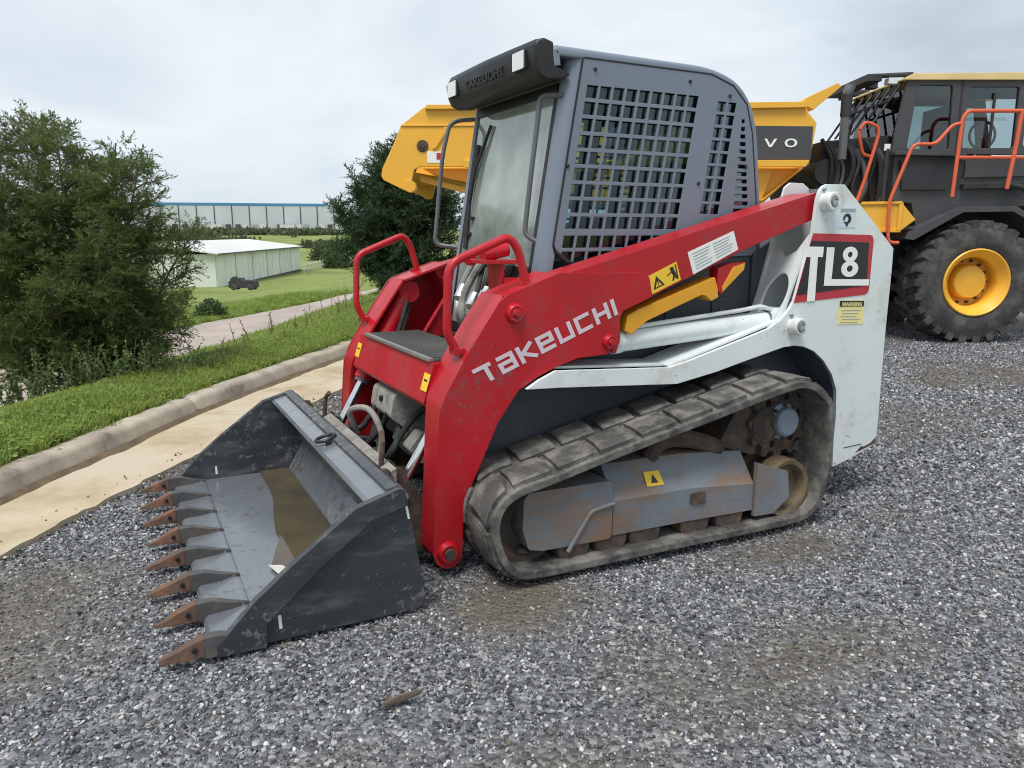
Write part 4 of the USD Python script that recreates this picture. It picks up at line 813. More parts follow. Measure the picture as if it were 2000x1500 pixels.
# --- cab
PROF = fillet([(-0.312, 0, 1.945), (-0.322, 0, 2.03), (0.50, 0, 2.018), (0.66, 0, 1.975), (0.755, 0, 1.885), (0.80, 0, 1.76), (0.845, 0, 1.449), (0.872, 0, 1.19)], 0.09, 4)[:, [0, 2]]
def inset_line(line, d):
    t = np.gradient(line, axis=0); t /= np.linalg.norm(t, axis=1, keepdims=True); return line + np.c_[t[:, 1], -t[:, 0]] * d
rows = []
for y, d in ((-0.463, 0.042), (-0.466, 0.036), (-0.465, 0.020), (-0.460, 0.010), (-0.448, 0.003), (-0.43, 0.0), (0.43, 0.0), (0.448, 0.003), (0.460, 0.010), (0.465, 0.020), (0.466, 0.036), (0.463, 0.042)):
    q = inset_line(PROF, d); rows.append(np.c_[q[:, 0], np.full(len(q), y), q[:, 1]])
inner_rows = []
for y in (0.455, -0.455):
    q = inset_line(PROF, 0.046); inner_rows.append(np.c_[q[:, 0], np.full(len(q), y), q[:, 1]])
shell = loft(np.array(rows + inner_rows + rows[:1])); shell.fix_normals()
cab = obj('cab', shell, 'grey_cab', loader, label='grey operator cab with mesh side windows')
def fx(z): return -0.24 - (1.885 - z) * 0.17
SEAM = [(-0.168, 1.988), (0.50, 1.983), (0.63, 1.945), (0.715, 1.872), (0.757, 1.75), (0.806, 1.449), (0.835, 1.19), (-0.16, 1.165), (-0.235, 1.185), (-0.285, 1.225), (-0.297, 1.25)]
def holes_():
    hs = []
    sh = 0.168
    for r in range(11):
        zt = 1.886 - 0.0652 * r - (0.013 if r > 8 else 0)
        for c_ in range(9):
            x = -0.146 + 0.0656 * c_ - (1.886 - zt) * sh
            hs.append(Polygon([(x, zt), (x + .0535, zt), (x + .0535 - .0084, zt - .0500), (x - .0084, zt - .0500)]))
    for r in range(9):
        zt = 1.873 - 0.0560 * r
        x = 0.546 - (1.873 - zt) * 0.155
        for c_ in range(2): hs.append(Polygon([(x + .060 * c_, zt), (x + .060 * c_ + .047, zt), (x + .060 * c_ + .040, zt - .043), (x + .060 * c_ - .007, zt - .043)]))
    for r in range(13):
        zt = 1.806 - 0.0332 * r; x1 = 0.708 + (1.806 - zt) * .13; w = 0.018 + 0.0062 * r
        if r in (1, 4, 7): w *= 1.0
        hs.append(shapely.geometry.box(x1 - w, zt - .018, x1, zt).buffer(-.003).buffer(.003))
    return unary_union(hs)
HOLES = holes_(); PANEL_ = round_poly(SEAM, 0.012).difference(HOLES)
for s_ in (-1, 1):
    f = (lambda m: m) if s_ < 0 else flip_y
    sg = obj('mesh_window', f(prism(PANEL_, -0.468, -0.464)), 'grey_cab', cab, smooth=20, label='perforated steel window guard nearest the viewer' if s_ < 0 else None)
    obj('window_pane', f(prism(round_poly([(x * .985 + .004, z - .006) for x, z in SEAM], .01), -0.452, -0.449)), 'cab_glass', cab, smooth=False)
    obj('panel_seam', f(prism(round_poly(SEAM, 0.012).buffer(.003).difference(round_poly(SEAM, 0.012).buffer(-.003)), -0.4695, -0.463)), 'black_rubber', cab, smooth=20)
    obj('rubber_seal', f(tube([(-0.297, -0.462, 1.25), (-0.285, -0.464, 1.222), (-0.235, -0.464, 1.18), (-0.16, -0.462, 1.158), (-0.02, -0.45, 1.150), (0.06, -0.43, 1.15)], [.003, .009, .011, .011, .011, .010], 8)), 'black_rubber', cab)
    for x, z in ((-0.11, 1.948), (0.38, 1.942), (0.61, 1.90), (-0.235, 1.565), (0.452, 1.515), (0.728, 1.60), (0.79, 1.40)):
        obj('bolt', f(ycyl(x, z, -0.473, -0.468, 0.008, 8)), 'black_plastic', cab)
    # front corner pillar: side seam, slanted face, inner return
    zs = np.linspace(1.99, 0.80, 12); rows = []
    for z in zs:
        x = fx(z); rows.append([(x + .068, -.463, z), (x + .052, -.462, z), (x + .022, -.448, z), (x + .002, -.418, z), (x, -.405, z), (x + .008, -.395, z), (x + .05, -.395, z), (x + .068, -.44, z)])
    p_ = loft(rows, closed=True, cap=True); p_.fix_normals(); obj('front_pillar', f(p_), 'grey_cab', cab, smooth=50)
    rows = [[(fx(z) + .012, -.397, z), (fx(z) + .006, -.392, z), (fx(z) + .006, -.36, z), (fx(z) + .03, -.36, z), (fx(z) + .03, -.397, z)] for z in zs[1:]]
    p_ = loft(rows, closed=True, cap=True); p_.fix_normals(); obj('door_frame', f(p_), 'black_plastic', cab)
obj('header', [loft([[(fx(1.99) + .0, y, 1.99), (fx(1.90), y, 1.90), (fx(1.90) + .04, y, 1.885), (fx(1.99) + .06, y, 1.99)] for y in (-.40, .40)], closed=True, cap=True)], 'grey_cab', cab)
obj('door_frame', [loft([[(fx(z0), y, z0), (fx(z0 - .045), y, z0 - .045), (fx(z0) + .03, y, z0 - .045), (fx(z0) + .03, y, z0)] for y in (-.39, .39)], closed=True, cap=True) for z0 in (1.90, 0.86)], 'black_plastic', cab)
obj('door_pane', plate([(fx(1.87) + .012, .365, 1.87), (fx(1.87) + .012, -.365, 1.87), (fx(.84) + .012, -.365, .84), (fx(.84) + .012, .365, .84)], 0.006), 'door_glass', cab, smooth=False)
obj('rear_pane', plate([(0.838, -.38, 1.40), (0.838, .38, 1.40), (0.79, .38, 1.74), (0.79, -.38, 1.74)], 0.005), 'cab_glass', cab, smooth=False)
obj('cab_floor', [box(-0.40, 0.84, -0.44, 0.44, 0.80, 0.83), box(0.30, 0.84, -0.44, 0.44, 0.83, 1.20)], 'black_plastic', cab)
seat = obj('seat', [prism(round_poly([(0.16, 1.20), (0.16, 1.30), (0.56, 1.27), (0.60, 1.20)], .03), -.24, .24), prism(round_poly([(0.50, 1.25), (0.60, 1.25), (0.69, 1.64), (0.61, 1.65)], .03), -.23, .23)], 'seat_cloth', cab)
obj('reflection_block', prism(round_poly([(0.50, 1.63), (0.68, 1.63), (0.70, 1.79), (0.52, 1.79)], .04), -.18, .12), 'cab_yellow', seat)  # added yellow block standing in for a reflection in the side window
for s_ in (-1, 1):
    jl = obj('control_lever', [box(0.10, 0.26, s_ * .33 - .05, s_ * .33 + .05, 0.84, 1.34), tube([(0.14, s_ * .33, 1.34), (0.10, s_ * .32, 1.46)], .012, 8)], 'black_plastic', cab)
    obj('knob', trimesh.Trimesh(np.array(trimesh.creation.icosphere(2).vertices) * [.024, .024, .05] + [0.095, s_ * .32, 1.49], trimesh.creation.icosphere(2).faces), 'black_rubber', jl, smooth=True)
obj('lap_bar', tube(fillet([(0.5, -.34, 1.62), (0.2, -.34, 1.66), (0.12, -.34, 1.60), (0.12, .34, 1.60), (0.2, .34, 1.66), (0.5, .34, 1.62)], .06), .016, 10), 'cab_yellow', cab)
obj('wiper_motor', [box(fx(1.82) + .03, fx(1.82) + .09, -.06, .10, 1.80, 1.86), box(fx(1.79) + .03, fx(1.79) + .06, .03, .07, 1.77, 1.80)], 'black_plastic', cab)
obj('wiper', [tube([(fx(1.80) - .004, 0.20, 1.80), (fx(1.6) - .012, 0.30, 1.6), (fx(1.45) - .012, .315, 1.45)], .008, 6), tube([(fx(1.72) - .006, 0.315, 1.72), (fx(1.45) - .01, .322, 1.45), (fx(1.22) - .006, .30, 1.22)], .012, 6)], 'black_rubber', cab)
obj('door_latch', [box(fx(1.31) - .012, fx(1.31) + .01, 0.27, 0.34, 1.285, 1.30), box(fx(1.36) - .012, fx(1.36) + .01, 0.26, 0.285, 1.36, 1.375)], 'black_plastic', cab)
obj('cab_handle', tube(fillet([(fx(1.845) + .01, -.43, 1.845), (-0.285, -.385, 1.848), (-0.305, -.362, 1.84), (-0.345, -.365, 1.56), (fx(1.29) - .035, -.36, 1.29), (fx(1.27) + .01, -.40, 1.26)], .04), .011, 10), 'rail_steel', cab)
obj('cab_handle', tube(fillet([(fx(1.86) + .03, .45, 1.862), (-0.30, .50, 1.858), (-0.345, .51, 1.835), (-0.385, .51, 1.69), (-0.435, .51, 1.26), (-0.42, .50, 1.235), (fx(1.22) + .03, .45, 1.222)], .05), .011, 10), 'rail_steel', cab)
# visor with its two work lamps
sec = np.array([(-0.306, 2.036), (-0.34, 2.046), (-0.372, 2.038), (-0.390, 2.008), (-0.378, 1.935), (-0.362, 1.902), (-0.33, 1.888), (-0.26, 1.895), (-0.225, 1.915), (-0.30, 1.945)]); cen = np.array([-0.29, 1.96])
rows = []
for y, k_, bow in ((-.462, .86, 0), (-.460, .93, 0), (-.452, .985, 0), (-.44, 1.0, 0.001), (-.2, 1.0, .008), (0, 1.0, .011), (.2, 1.0, .008), (.41, 1.0, .002), (.44, .92, 0), (.458, .80, 0), (.462, .62, 0)):
    q = cen + (sec - cen) * [1 if k_ == 1 else .5 + .5 * k_, k_]; rows.append(np.c_[q[:, 0] - bow, np.full(len(q), y), q[:, 1] + .004 * (1 - abs(y))])
vm = loft(rows, closed=True, cap=True); vm.fix_normals()
vis = obj('visor', vm, 'black_plastic', cab, smooth=50)
for y in (-.345, .345):
    wl = obj('work_lamp', prism_x(round_poly([(y - .053, 1.937), (y + .053, 1.937), (y + .053, 2.013), (y - .053, 2.013)], .008), -0.397, -0.37), 'black_plastic', vis)
    obj('lens', prism_x(round_poly([(y - .049, 1.941), (y + .049, 1.941), (y + .049, 2.009), (y - .049, 2.009)], .006), -0.401, -0.396), 'lamp_lens', vis)
tm = meshkit.text_mesh('TAKEUCHI', 0.034, 0.002, bold=True); b = tm.bounds; v = np.array(tm.vertices); k_ = 0.40 / (b[1, 0] - b[0, 0])
obj('visor_lettering', trimesh.Trimesh(np.c_[-0.3965 + 0.10 * (1.98 - (1.948 + v[:, 1])) - v[:, 2], 0.20 - (v[:, 0] - b[0, 0]) * k_, 1.948 + v[:, 1]], tm.faces), 'charcoal_dark', vis, smooth=False)

# water and a pale patch in the bucket, a stick on the gravel
pud = [(-1.329, 0.87), (-1.329, 0.564), (-1.342, 0.378), (-1.385, 0.126), (-1.404, -0.027), (-1.397, -0.106), (-1.44, -0.226), (-1.482, -0.378), (-1.45, -0.47), (-1.43, -0.62), (-1.40, -0.879), (-1.176, -0.879), (-1.176, 0.87)]
pp = Polygon(pud).buffer(-.02).buffer(.02)
tag(obj('puddle', prism_z(pp, 0.030, 0.042), 'muddy_water', smooth=False), 'brown rainwater standing at the back of the loader bucket', 'puddle')
tag(obj('pale_patch', prism_z([(-1.492, -0.372), (-1.445, -0.395), (-1.425, -0.455), (-1.44, -0.52), (-1.47, -0.47)], 0.0425, 0.046), 'pale_patch'), 'pale patch at the edge of the brown water in the bucket', 'pale_patch')  # thin pale plate at the water's edge, one flat colour
st_ = on = None
def ground_pt(px, py, z=0.0):
    v = RIGHT * (px - 1000) / 1483 - UP * (py - 750) / 1483 + FWD; return CAM + v * (z - CAM[2]) / v[2]
a_, b_ = ground_pt(750, 1385), ground_pt(818, 1360)
m = tube([a_ + [0, 0, .012], a_ * .6 + b_ * .4 + [0.003, 0, .016], b_ + [0, 0, .013]], [.010, .0125, .008], 8); m.vertices = m.vertices + (rng.normal(size=m.vertices.shape) * .0015)
tag(obj('stick', m, 'bark'), 'short brown stick lying on the gravel in front of the loader', 'stick')

# ------------------------------------------------------------------ the articulated dump truck behind
TD = 9.95                                           # metres from the camera to its near side
TZ = -0.125
truck_at = np.array([CAM[0] + FH[0] * TD, CAM[1] + FH[1] * TD, TZ])
truck = thing('dump_truck', 'large yellow articulated dump truck with charcoal cab and orange handrails standing behind the loader', 'dump truck', loc=truck_at, rotz=-YAW)
# local axes: x along the truck (the photo's right), y away from the viewer, z up from its ground
def tw(u, z, w=0.0):
    s = (TD + w) / TD; return (u * s, 1.3 + (z - 1.3) * s - TZ)
def tpoly(pts, w=0.0): return [tw(u, z, w) for u, z in pts]
BED = [(-1.39, 2.61), (-1.12, 2.81), (-1.06, 2.845), (3.64, 2.88), (3.70, 2.76), (3.81, 2.64), (3.75, 2.14), (3.60, 2.115), (-1.16, 2.115), (-1.24, 2.08), (-1.30, 1.84), (-1.36, 1.82), (-1.63, 1.95), (-1.655, 2.0), (-1.64, 2.09), (-1.47, 2.43)]
bedp = Polygon(tpoly(BED))
body = obj('dump_body', [prism(bedp, 0.0, 0.06), prism(bedp, 2.75, 2.81)], 'yellow_truck', truck)
fl = lambda pts: [tw(u, z) for u, z in pts]
def bar_y(pts, y0, y1): return prism(fl(pts), y0, y1)
obj('top_rail', [bar_y([(-1.08, 2.80), (-1.06, 2.85), (3.64, 2.885), (3.66, 2.82), (3.0, 2.81)], -0.05, 0.10), bar_y([(-1.08, 2.80), (-1.06, 2.85), (3.64, 2.885), (3.66, 2.82)], 2.72, 2.85)], 'yellow_truck', body)
obj('crease', [bar_y([(-1.39, 2.60), (-1.39, 2.62), (1.5, 2.63), (1.5, 2.61)], -0.012, 0.0)], 'yellow_truck', body)
obj('rib', bar_y([(-0.84, 2.59), (-0.78, 2.59), (-0.96, 2.33), (-1.0, 2.33)], -0.02, 0.0), 'yellow_truck', body)
obj('side_band', bar_y([(1.2, 2.62), (3.765, 2.60), (3.765, 2.20), (1.2, 2.19)], -0.012, 0.0), 'charcoal', body)
obj('bottom_rail', bar_y([(-0.60, 2.19), (3.74, 2.19), (3.70, 2.11), (-0.60, 2.10)], -0.045, 0.0), 'yellow_truck', body)
for u0 in (0.4, 1.9): obj('rib', bar_y([(u0, 2.60), (u0 + .12, 2.60), (u0 + .12, 2.2), (u0, 2.2)], -0.03, -0.0), 'yellow_truck', body)
obj('tail_roller', [ycyl(*tw(-1.29, 1.87), -0.05, 0.12, 0.075, 20)], 'yellow_truck', body)
obj('bolt_plug', [lathe_y(*tw(-1.125, 2.365), [(0, -.02), (.03, -.02), (.035, -.012), (.07, -.012), (.075, 0)], 20)], 'rusty_iron', body)
x0, z0 = tw(-1.07, 2.30)
wlab = obj('white_label', plate([(x0, -.004, z0), (x0 + .22, -.004, z0), (x0 + .22, -.004, z0 - .14), (x0, -.004, z0 - .14)][::-1], .003), 'sticker_white', body)
obj('label_mark', plate([(x0 + .12, -.008, z0 - .02), (x0 + .20, -.008, z0 - .02), (x0 + .20, -.008, z0 - .10), (x0 + .12, -.008, z0 - .10)][::-1], .002), 'print_red', wlab)
# floor, tailgate end and front wall of the body
obj('body_floor', loft([[(*tw(u, z)[:1], y, tw(u, z)[1]) for u, z in ((-1.6, 2.02), (-1.25, 2.05), (-0.2, 1.86), (1.0, 1.70), (3.2, 1.70), (3.70, 2.10), (3.80, 2.64))] for y in (0.03, 0.55, 2.2, 2.78)]), 'yellow_truck', body)
obj('underside', prism(fl([(-1.16, 2.11), (3.72, 2.11), (3.26, 1.66), (1.0, 1.66), (-0.25, 1.80), (-0.95, 2.02)]), 0.22, 2.6), 'yellow_truck', body)
obj('underside_brace', [prism(fl([(-1.20, 2.02), (-0.50, 1.84), (-0.46, 1.76), (-1.18, 1.94)]), 0.16, 0.24), prism(fl([(3.15, 2.10), (3.35, 2.10), (3.22, 1.68), (3.17, 1.68)]), 0.14, 0.22)], 'yellow_truck', body)
obj('spill_guard', loft([[(*tw(u, z)[:1], y, tw(u, z)[1]) for u, z in ((3.60, 2.87), (3.64, 2.93), (4.04, 3.115), (4.08, 3.07), (3.76, 2.80))] for y in (0.0, 2.81)], closed=True, cap=True), 'yellow_truck', body)
# lettering: five letters spaced along the dark band, the last two show beside the loader's cab
for i, ch_ in enumerate('VOLVO'):
    tm = meshkit.text_mesh(ch_, 0.095, 0.006, bold=True); b = tm.bounds; v = np.array(tm.vertices); cx, cz = tw(3.245 + (i - 3) * 0.255, 2.352)
    k_ = 0.155 / (b[1, 0] - b[0, 0]) if ch_ != 'L' else 1.3
    obj('letter', trimesh.Trimesh(np.c_[cx + (v[:, 0] - (b[0, 0] + b[1, 0]) / 2) * k_, -0.0125 - v[:, 2], cz + v[:, 1]], tm.faces), 'print_white', body, smooth=False)
# chassis and wheels
obj('rear_frame', [box(-0.4, 3.9, 0.95, 1.85, 0.95, 1.55), box(3.6, 5.2, 1.0, 1.8, 0.75, 1.25), box(5.0, 7.4, 0.85, 2.0, 0.85, 1.85)], 'charcoal_dark', truck)
obj('articulation_joint', [cyl((4.1, 1.4, 0.6), (4.1, 1.4, 1.6), 0.35, 20)], 'charcoal_dark', truck)
def wheel(u, near, parent=truck):
    w0, R_ = (0.0 if near else 2.15), 0.80
    x = u; z = R_ - 0.02; sg = 1 if near else -1
    def L(prof): return lathe_y(x, z, [(r, (w0 + y) if near else (w0 + .66 - y)) for r, y in prof], 56)
    ty = obj('wheel', L([(0.415, 0.05), (0.45, 0.02), (0.52, 0.0), (0.60, 0.0), (0.68, 0.02), (0.75, 0.05), (0.765, 0.11), (0.765, 0.55), (0.75, 0.61), (0.60, 0.66), (0.45, 0.64), (0.415, 0.60)]), 'tyre_rubber', parent)
    for k_ in range(26):
        for half in (0, 1):
            a = (k_ + .5 * half) * 2 * np.pi / 26; ca, sa = math.cos(a), math.sin(a)
            y0, y1 = (0.03, 0.36) if half == 0 else (0.30, 0.63)
            rows = []
            for r, ww in ((0.70, .052), (0.80, .044)):
                rows.append([(x + r * math.cos(a + s__ * ww / r + sh), (w0 + y if near else w0 + .66 - y), z + r * math.sin(a + s__ * ww / r + sh)) for s__, y, sh in ((-1, y0 if half == 0 else y1, 0), (1, y0 if half == 0 else y1, 0), (1, y1 if half == 0 else y0, .10), (-1, y1 if half == 0 else y0, .10))])
            m = loft(rows, closed=True, cap=True); m.fix_normals()
            obj('tread_block', m, 'tyre_rubber', ty, smooth=False)
    obj('rim', L([(0.435, 0.06), (0.44, 0.012), (0.425, 0.0), (0.405, 0.012), (0.385, 0.06), (0.335, 0.10), (0.32, 0.16), (0.315, 0.30), (0.25, 0.33), (0.0, 0.33)]), 'yellow_truck', ty, smooth=40)
    obj('hub', L([(0.23, 0.34), (0.225, 0.20), (0.205, 0.165), (0.0, 0.155)]), 'yellow_truck', ty, smooth=35)
    for k_ in range(14):
        a = k_ * 2 * np.pi / 14; y = w0 + .31 if near else w0 + .35
        obj('wheel_nut', cyl((x + .28 * math.cos(a), y - .03 * sg, z + .28 * math.sin(a)), (x + .28 * math.cos(a), y + .02 * sg, z + .28 * math.sin(a)), 0.018, 6), 'rusty_iron', ty)
for u in (6.06,): wheel(u, True); wheel(u, False)
for u in (0.95, 2.62): wheel(u, True); wheel(u, False)
for u in (0.95, 2.62, 6.06): obj('axle', ycyl(u, 0.78, 0.3, 2.5, 0.16, 16), 'charcoal_dark', truck)
# bodywork round the front wheel
W = 0.10
obj('mudguard', [prism(tpoly([(5.05, 1.22), (5.08, 1.30), (5.73, 1.62), (6.42, 1.63), (7.05, 1.30), (7.10, 1.22), (6.98, 1.24), (6.40, 1.56), (5.76, 1.55), (5.16, 1.20)], W), W - .02, W + .75)], 'charcoal', truck)
obj('lower_panel', prism(tpoly([(4.82, 2.27), (5.68, 2.25), (6.60, 2.22), (6.60, 1.64), (6.42, 1.62), (5.73, 1.61), (5.18, 1.36), (5.10, 1.66), (4.84, 1.70)], .25), .25, 2.5), 'charcoal', truck)
lp = obj('battery_box', prism(tpoly([(4.90, 2.19), (5.70, 2.19), (5.70, 2.02), (5.52, 1.83), (4.95, 1.83)], .22), .20, .25), 'charcoal_dark', truck)
obj('ledge', prism(tpoly([(4.80, 2.30), (5.70, 2.27), (5.70, 2.235), (4.80, 2.255)], .20), .14, .3), 'charcoal', truck)
obj('tread_step', prism(tpoly([(5.72, 1.90), (6.6, 1.92), (6.6, 1.86), (5.72, 1.84)], .2), .17, .3), 'charcoal_dark', truck)
obj('side_panel', prism(tpoly([(5.74, 2.20), (6.6, 2.18), (6.6, 2.0), (5.74, 1.98)], .2), .22, .3), 'charcoal', truck)
yb = obj('yellow_tank', [prism(tpoly([(4.45, 1.665), (4.97, 1.675), (5.17, 1.46), (4.98, 1.31), (4.50, 1.31)], .05), .05, .62)], 'yellow_truck', truck)
obj('tank_rim', [prism(tpoly([(4.45, 1.68), (4.97, 1.69), (4.97, 1.655), (4.45, 1.645)], .05), .03, .05), prism(tpoly([(4.50, 1.335), (4.98, 1.335), (4.98, 1.30), (4.50, 1.30)], .05), .03, .05), prism(tpoly([(4.93, 1.66), (4.99, 1.67), (4.99, 1.32), (4.93, 1.32)], .05), .03, .05)], 'yellow_truck', yb)
# cab
WC = 0.30
def cpoly(pts): return tpoly(pts, WC)
side = Polygon(cpoly([(4.78, 2.28), (4.90, 3.145), (6.75, 3.145), (6.95, 2.25)])).difference(round_poly(cpoly([(4.965, 2.33), (5.035, 3.09), (5.47, 3.085), (5.50, 2.32)]), .03)).difference(round_poly(cpoly([(5.66, 2.34), (5.67, 3.07), (6.30, 3.07), (6.31, 2.34)]), .03)).difference(round_poly(cpoly([(6.42, 2.36), (6.43, 3.05), (6.62, 3.05), (6.74, 2.36)]), .03))
tcab = obj('cab', [prism(side, WC, WC + .06), prism(side, WC + 1.5, WC + 1.56)], 'charcoal', truck, label='charcoal driver cab with tinted windows')
glz = [[(4.955, 2.32), (5.03, 3.10), (5.48, 3.095), (5.51, 2.31)], [(5.65, 2.33), (5.66, 3.08), (6.31, 3.08), (6.32, 2.33)], [(6.41, 2.35), (6.42, 3.06), (6.63, 3.06), (6.75, 2.35)]]
for g in glz:
    obj('window_pane', [prism(cpoly(g), WC + .025, WC + .032)], 'truck_glass', tcab, smooth=False)
    obj('window_pane', [prism(cpoly(g), WC + 1.525, WC + 1.532)], 'truck_glass', tcab, smooth=False)
obj('window_bar', [prism(cpoly([(5.99, 2.34), (5.99, 3.0), (6.02, 3.0), (6.02, 2.34)]), WC + .0, WC + .02), prism(cpoly([(5.66, 2.93), (5.66, 3.07), (6.31, 3.07), (6.31, 2.93)]), WC + .033, WC + .045)], 'charcoal_dark', tcab)
obj('door_gap', [prism(cpoly([(5.575, 2.28), (5.575, 3.14), (5.60, 3.14), (5.60, 2.28)]), WC - .006, WC)], 'charcoal_dark', tcab)
rx0, rz0 = tw(4.86, 3.145, WC); rx1, rz1 = tw(6.75, 3.22, WC)
obj('cab_roof', [loft([[(rx0 - .02, y, rz0), (rx0 - .02, y, rz0 + .02), (rx0 + .10, y, rz1), (rx1, y, rz1 + .015), (rx1 + .1, y, rz0)] for y in (WC - .04, WC + 1.6)], closed=True, cap=True)], 'cream_roof', tcab)
# slanted rear window with guard bars
a0, a1 = tw(4.80, 2.30, WC), tw(4.92, 3.13, WC)
obj('rear_window', plate([(a0[0], WC + .10, a0[1] + .08), (a0[0], WC + 1.45, a0[1] + .08), (a1[0], WC + 1.45, a1[1] - .08), (a1[0], WC + .10, a1[1] - .08)], .008), 'truck_glass', tcab, smooth=False)
obj('seat', [box(5.95, 6.35, .9, 1.4, 2.42, 2.55), box(5.85, 5.98, .9, 1.4, 2.5, 3.1)], 'seat_cloth', tcab)
obj('steering_column', [tube([(6.7, 1.1, 2.4), (6.55, 1.1, 2.72)], .04, 8), lathe_y(6.55, 2.75, [(.17, 1.08), (.2, 1.1), (.17, 1.12)], 20)], 'black_plastic', tcab)
obj('rear_grille', [tube([(tw(4.42, 2.62, .5)[0] + .04 * 0, y, tw(4.42, 2.55, .5)[1]), (tw(4.83, 3.20, .5)[0], y, tw(4.83, 3.18, .5)[1])], .016, 6) for y in np.linspace(.40, 1.7, 6)] + [tube([(tw(4.62, 0, .5)[0], .36, tw(0, 2.88, .5)[1]), (tw(4.62, 0, .5)[0], 1.72, tw(0, 2.88, .5)[1])], .016, 6)], 'charcoal_dark', truck)
lb_ = obj('lamp_bar', [tube([(tw(4.40, 3.20, .4)[0], y, tw(0, 3.19, .4)[1]), (tw(4.95, 3.2, .4)[0], y, tw(0, 3.215, .4)[1])], .03, 8) for y in (.4, 1.6)] + [box(tw(4.38, 0, .4)[0], tw(4.56, 0, .4)[0], .36, 1.66, tw(0, 3.13, .4)[1], tw(0, 3.21, .4)[1])], 'charcoal_dark', truck)
for y in (.42, .75, 1.3, 1.6): obj('work_lamp', box(tw(4.55, 0, .4)[0] + .1 * (y < .5), tw(4.66, 0, .4)[0] + .1 * (y < .5), y - .06, y + .06, tw(0, 3.10, .4)[1], tw(0, 3.17, .4)[1]), 'lamp_lens' if y < .5 else 'charcoal_dark', lb_)
# exhaust, engine deck and clutter between cab and body
ex = obj('exhaust_stack', [tube(fillet([(*tw(4.16, 2.20, .3)[:1], .3, tw(0, 2.20, .3)[1]), (tw(4.16, 0, .3)[0], .3, tw(0, 2.98, .3)[1]), (tw(4.20, 0, .3)[0], .3, tw(0, 3.08, .3)[1])], .05), [.055] * 4 + [.062] * 3, 16, cap=False)], 'rail_steel', truck)
obj('heat_shield', tube([(tw(4.165, 0, .3)[0], .3, tw(0, 2.72, .3)[1]), (tw(4.165, 0, .3)[0], .3, tw(0, 2.98, .3)[1])], .068, 16), 'charcoal_dark', ex)
obj('engine_deck', [prism(tpoly([(3.90, 2.42), (4.80, 2.50), (4.82, 1.70), (4.0, 1.5), (3.85, 1.9)], .5), .5, 2.4)], 'charcoal_dark', truck)
r = np.random.default_rng(5)
for k_ in range(9):
    u, z = 3.90 + .09 * k_, 2.45 - .06 * (k_ % 3); x, zz = tw(u, z, .42)
    obj('hydraulic_hose', tube(curve([(x, .45, zz), (x + .12, .38 + .03 * (k_ % 3), zz - .25), (x + .05 + .1 * r.uniform(), .40, zz - .55), (x + .2 * r.uniform(-1, 1), .46, zz - .85)], 5), .025 + .01 * (k_ % 2), 8), ['black_rubber', 'charcoal_dark', 'rail_steel'][k_ % 3], truck)
obj('air_tank', [cyl((tw(4.0, 0, .4)[0], .42, tw(0, 2.05, .4)[1]), (tw(4.0, 0, .4)[0], .9, tw(0, 2.05, .4)[1]), .17, 18), cyl((tw(4.3, 0, .4)[0], .45, tw(0, 1.75, .4)[1]), (tw(4.3, 0, .4)[0], .9, tw(0, 1.75, .4)[1]), .14, 18)], 'charcoal_dark', truck)
obj('white_tag', box(tw(4.69, 0, .2)[0], tw(4.76, 0, .2)[0], .2, .22, tw(0, 2.31, .2)[1], tw(0, 2.39, .2)[1]), 'sticker_white', truck)
obj('marker_post', tube([(tw(4.725, 0, .22)[0], .22, tw(0, 1.6, .22)[1]), (tw(4.725, 0, .22)[0], .22, tw(0, 2.33, .22)[1])], .03, 8), 'charcoal_dark', truck)
def rail_pts(pts, w): return [(tw(u, z, w)[0], w, tw(u, z, w)[1]) for u, z in pts]
obj('handrail', tube(fillet(rail_pts([(4.98, 1.17), (4.85, 1.17), (4.83, 1.30), (4.81, 1.68), (5.03, 2.34), (5.08, 2.385), (5.33, 2.39), (5.50, 2.60), (5.56, 2.63), (5.64, 2.64)], -.02), .07), .022, 10), 'orange_rail', truck)
obj('handrail', tube(fillet(rail_pts([(5.605, 1.74), (5.63, 2.70), (5.69, 2.785), (6.30, 2.785), (6.60, 2.785)], -.02), .08), .024, 10), 'orange_rail', truck)
obj('handrail', tube(rail_pts([(5.63, 2.225), (6.60, 2.225)], .0), .022, 10), 'orange_rail', truck)
obj('handrail', tube(fillet(rail_pts([(6.29, 1.84), (6.34, 2.40), (6.36, 2.78)], -.02), .05), .026, 10), 'orange_rail', truck)
obj('handrail', tube(fillet(rail_pts([(4.36, 2.56), (4.42, 2.66), (4.58, 2.60), (4.60, 2.50), (4.48, 1.98), (4.38, 1.64), (4.34, 1.66)], .25), .06), .022, 10), 'orange_rail', truck)
obj('handrail', tube(fillet(rail_pts([(4.37, 2.60), (4.35, 2.5), (4.42, 2.26), (4.52, 2.24)], .4), .05), .022, 10), 'orange_rail', truck)
obj('tail_bracket', tube(fillet(rail_pts([(6.3, 1.9), (6.5, 1.86), (6.58, 1.76)], .1), .05), .035, 8), 'charcoal_dark', truck)
obj('engine_hood', [prism(tpoly([(6.62, 2.25), (8.3, 2.05), (8.9, 1.75), (8.9, 1.0), (7.2, 1.0), (7.0, 1.6), (6.62, 1.65)], .3), .3, 2.4)], 'yellow_truck', truck)

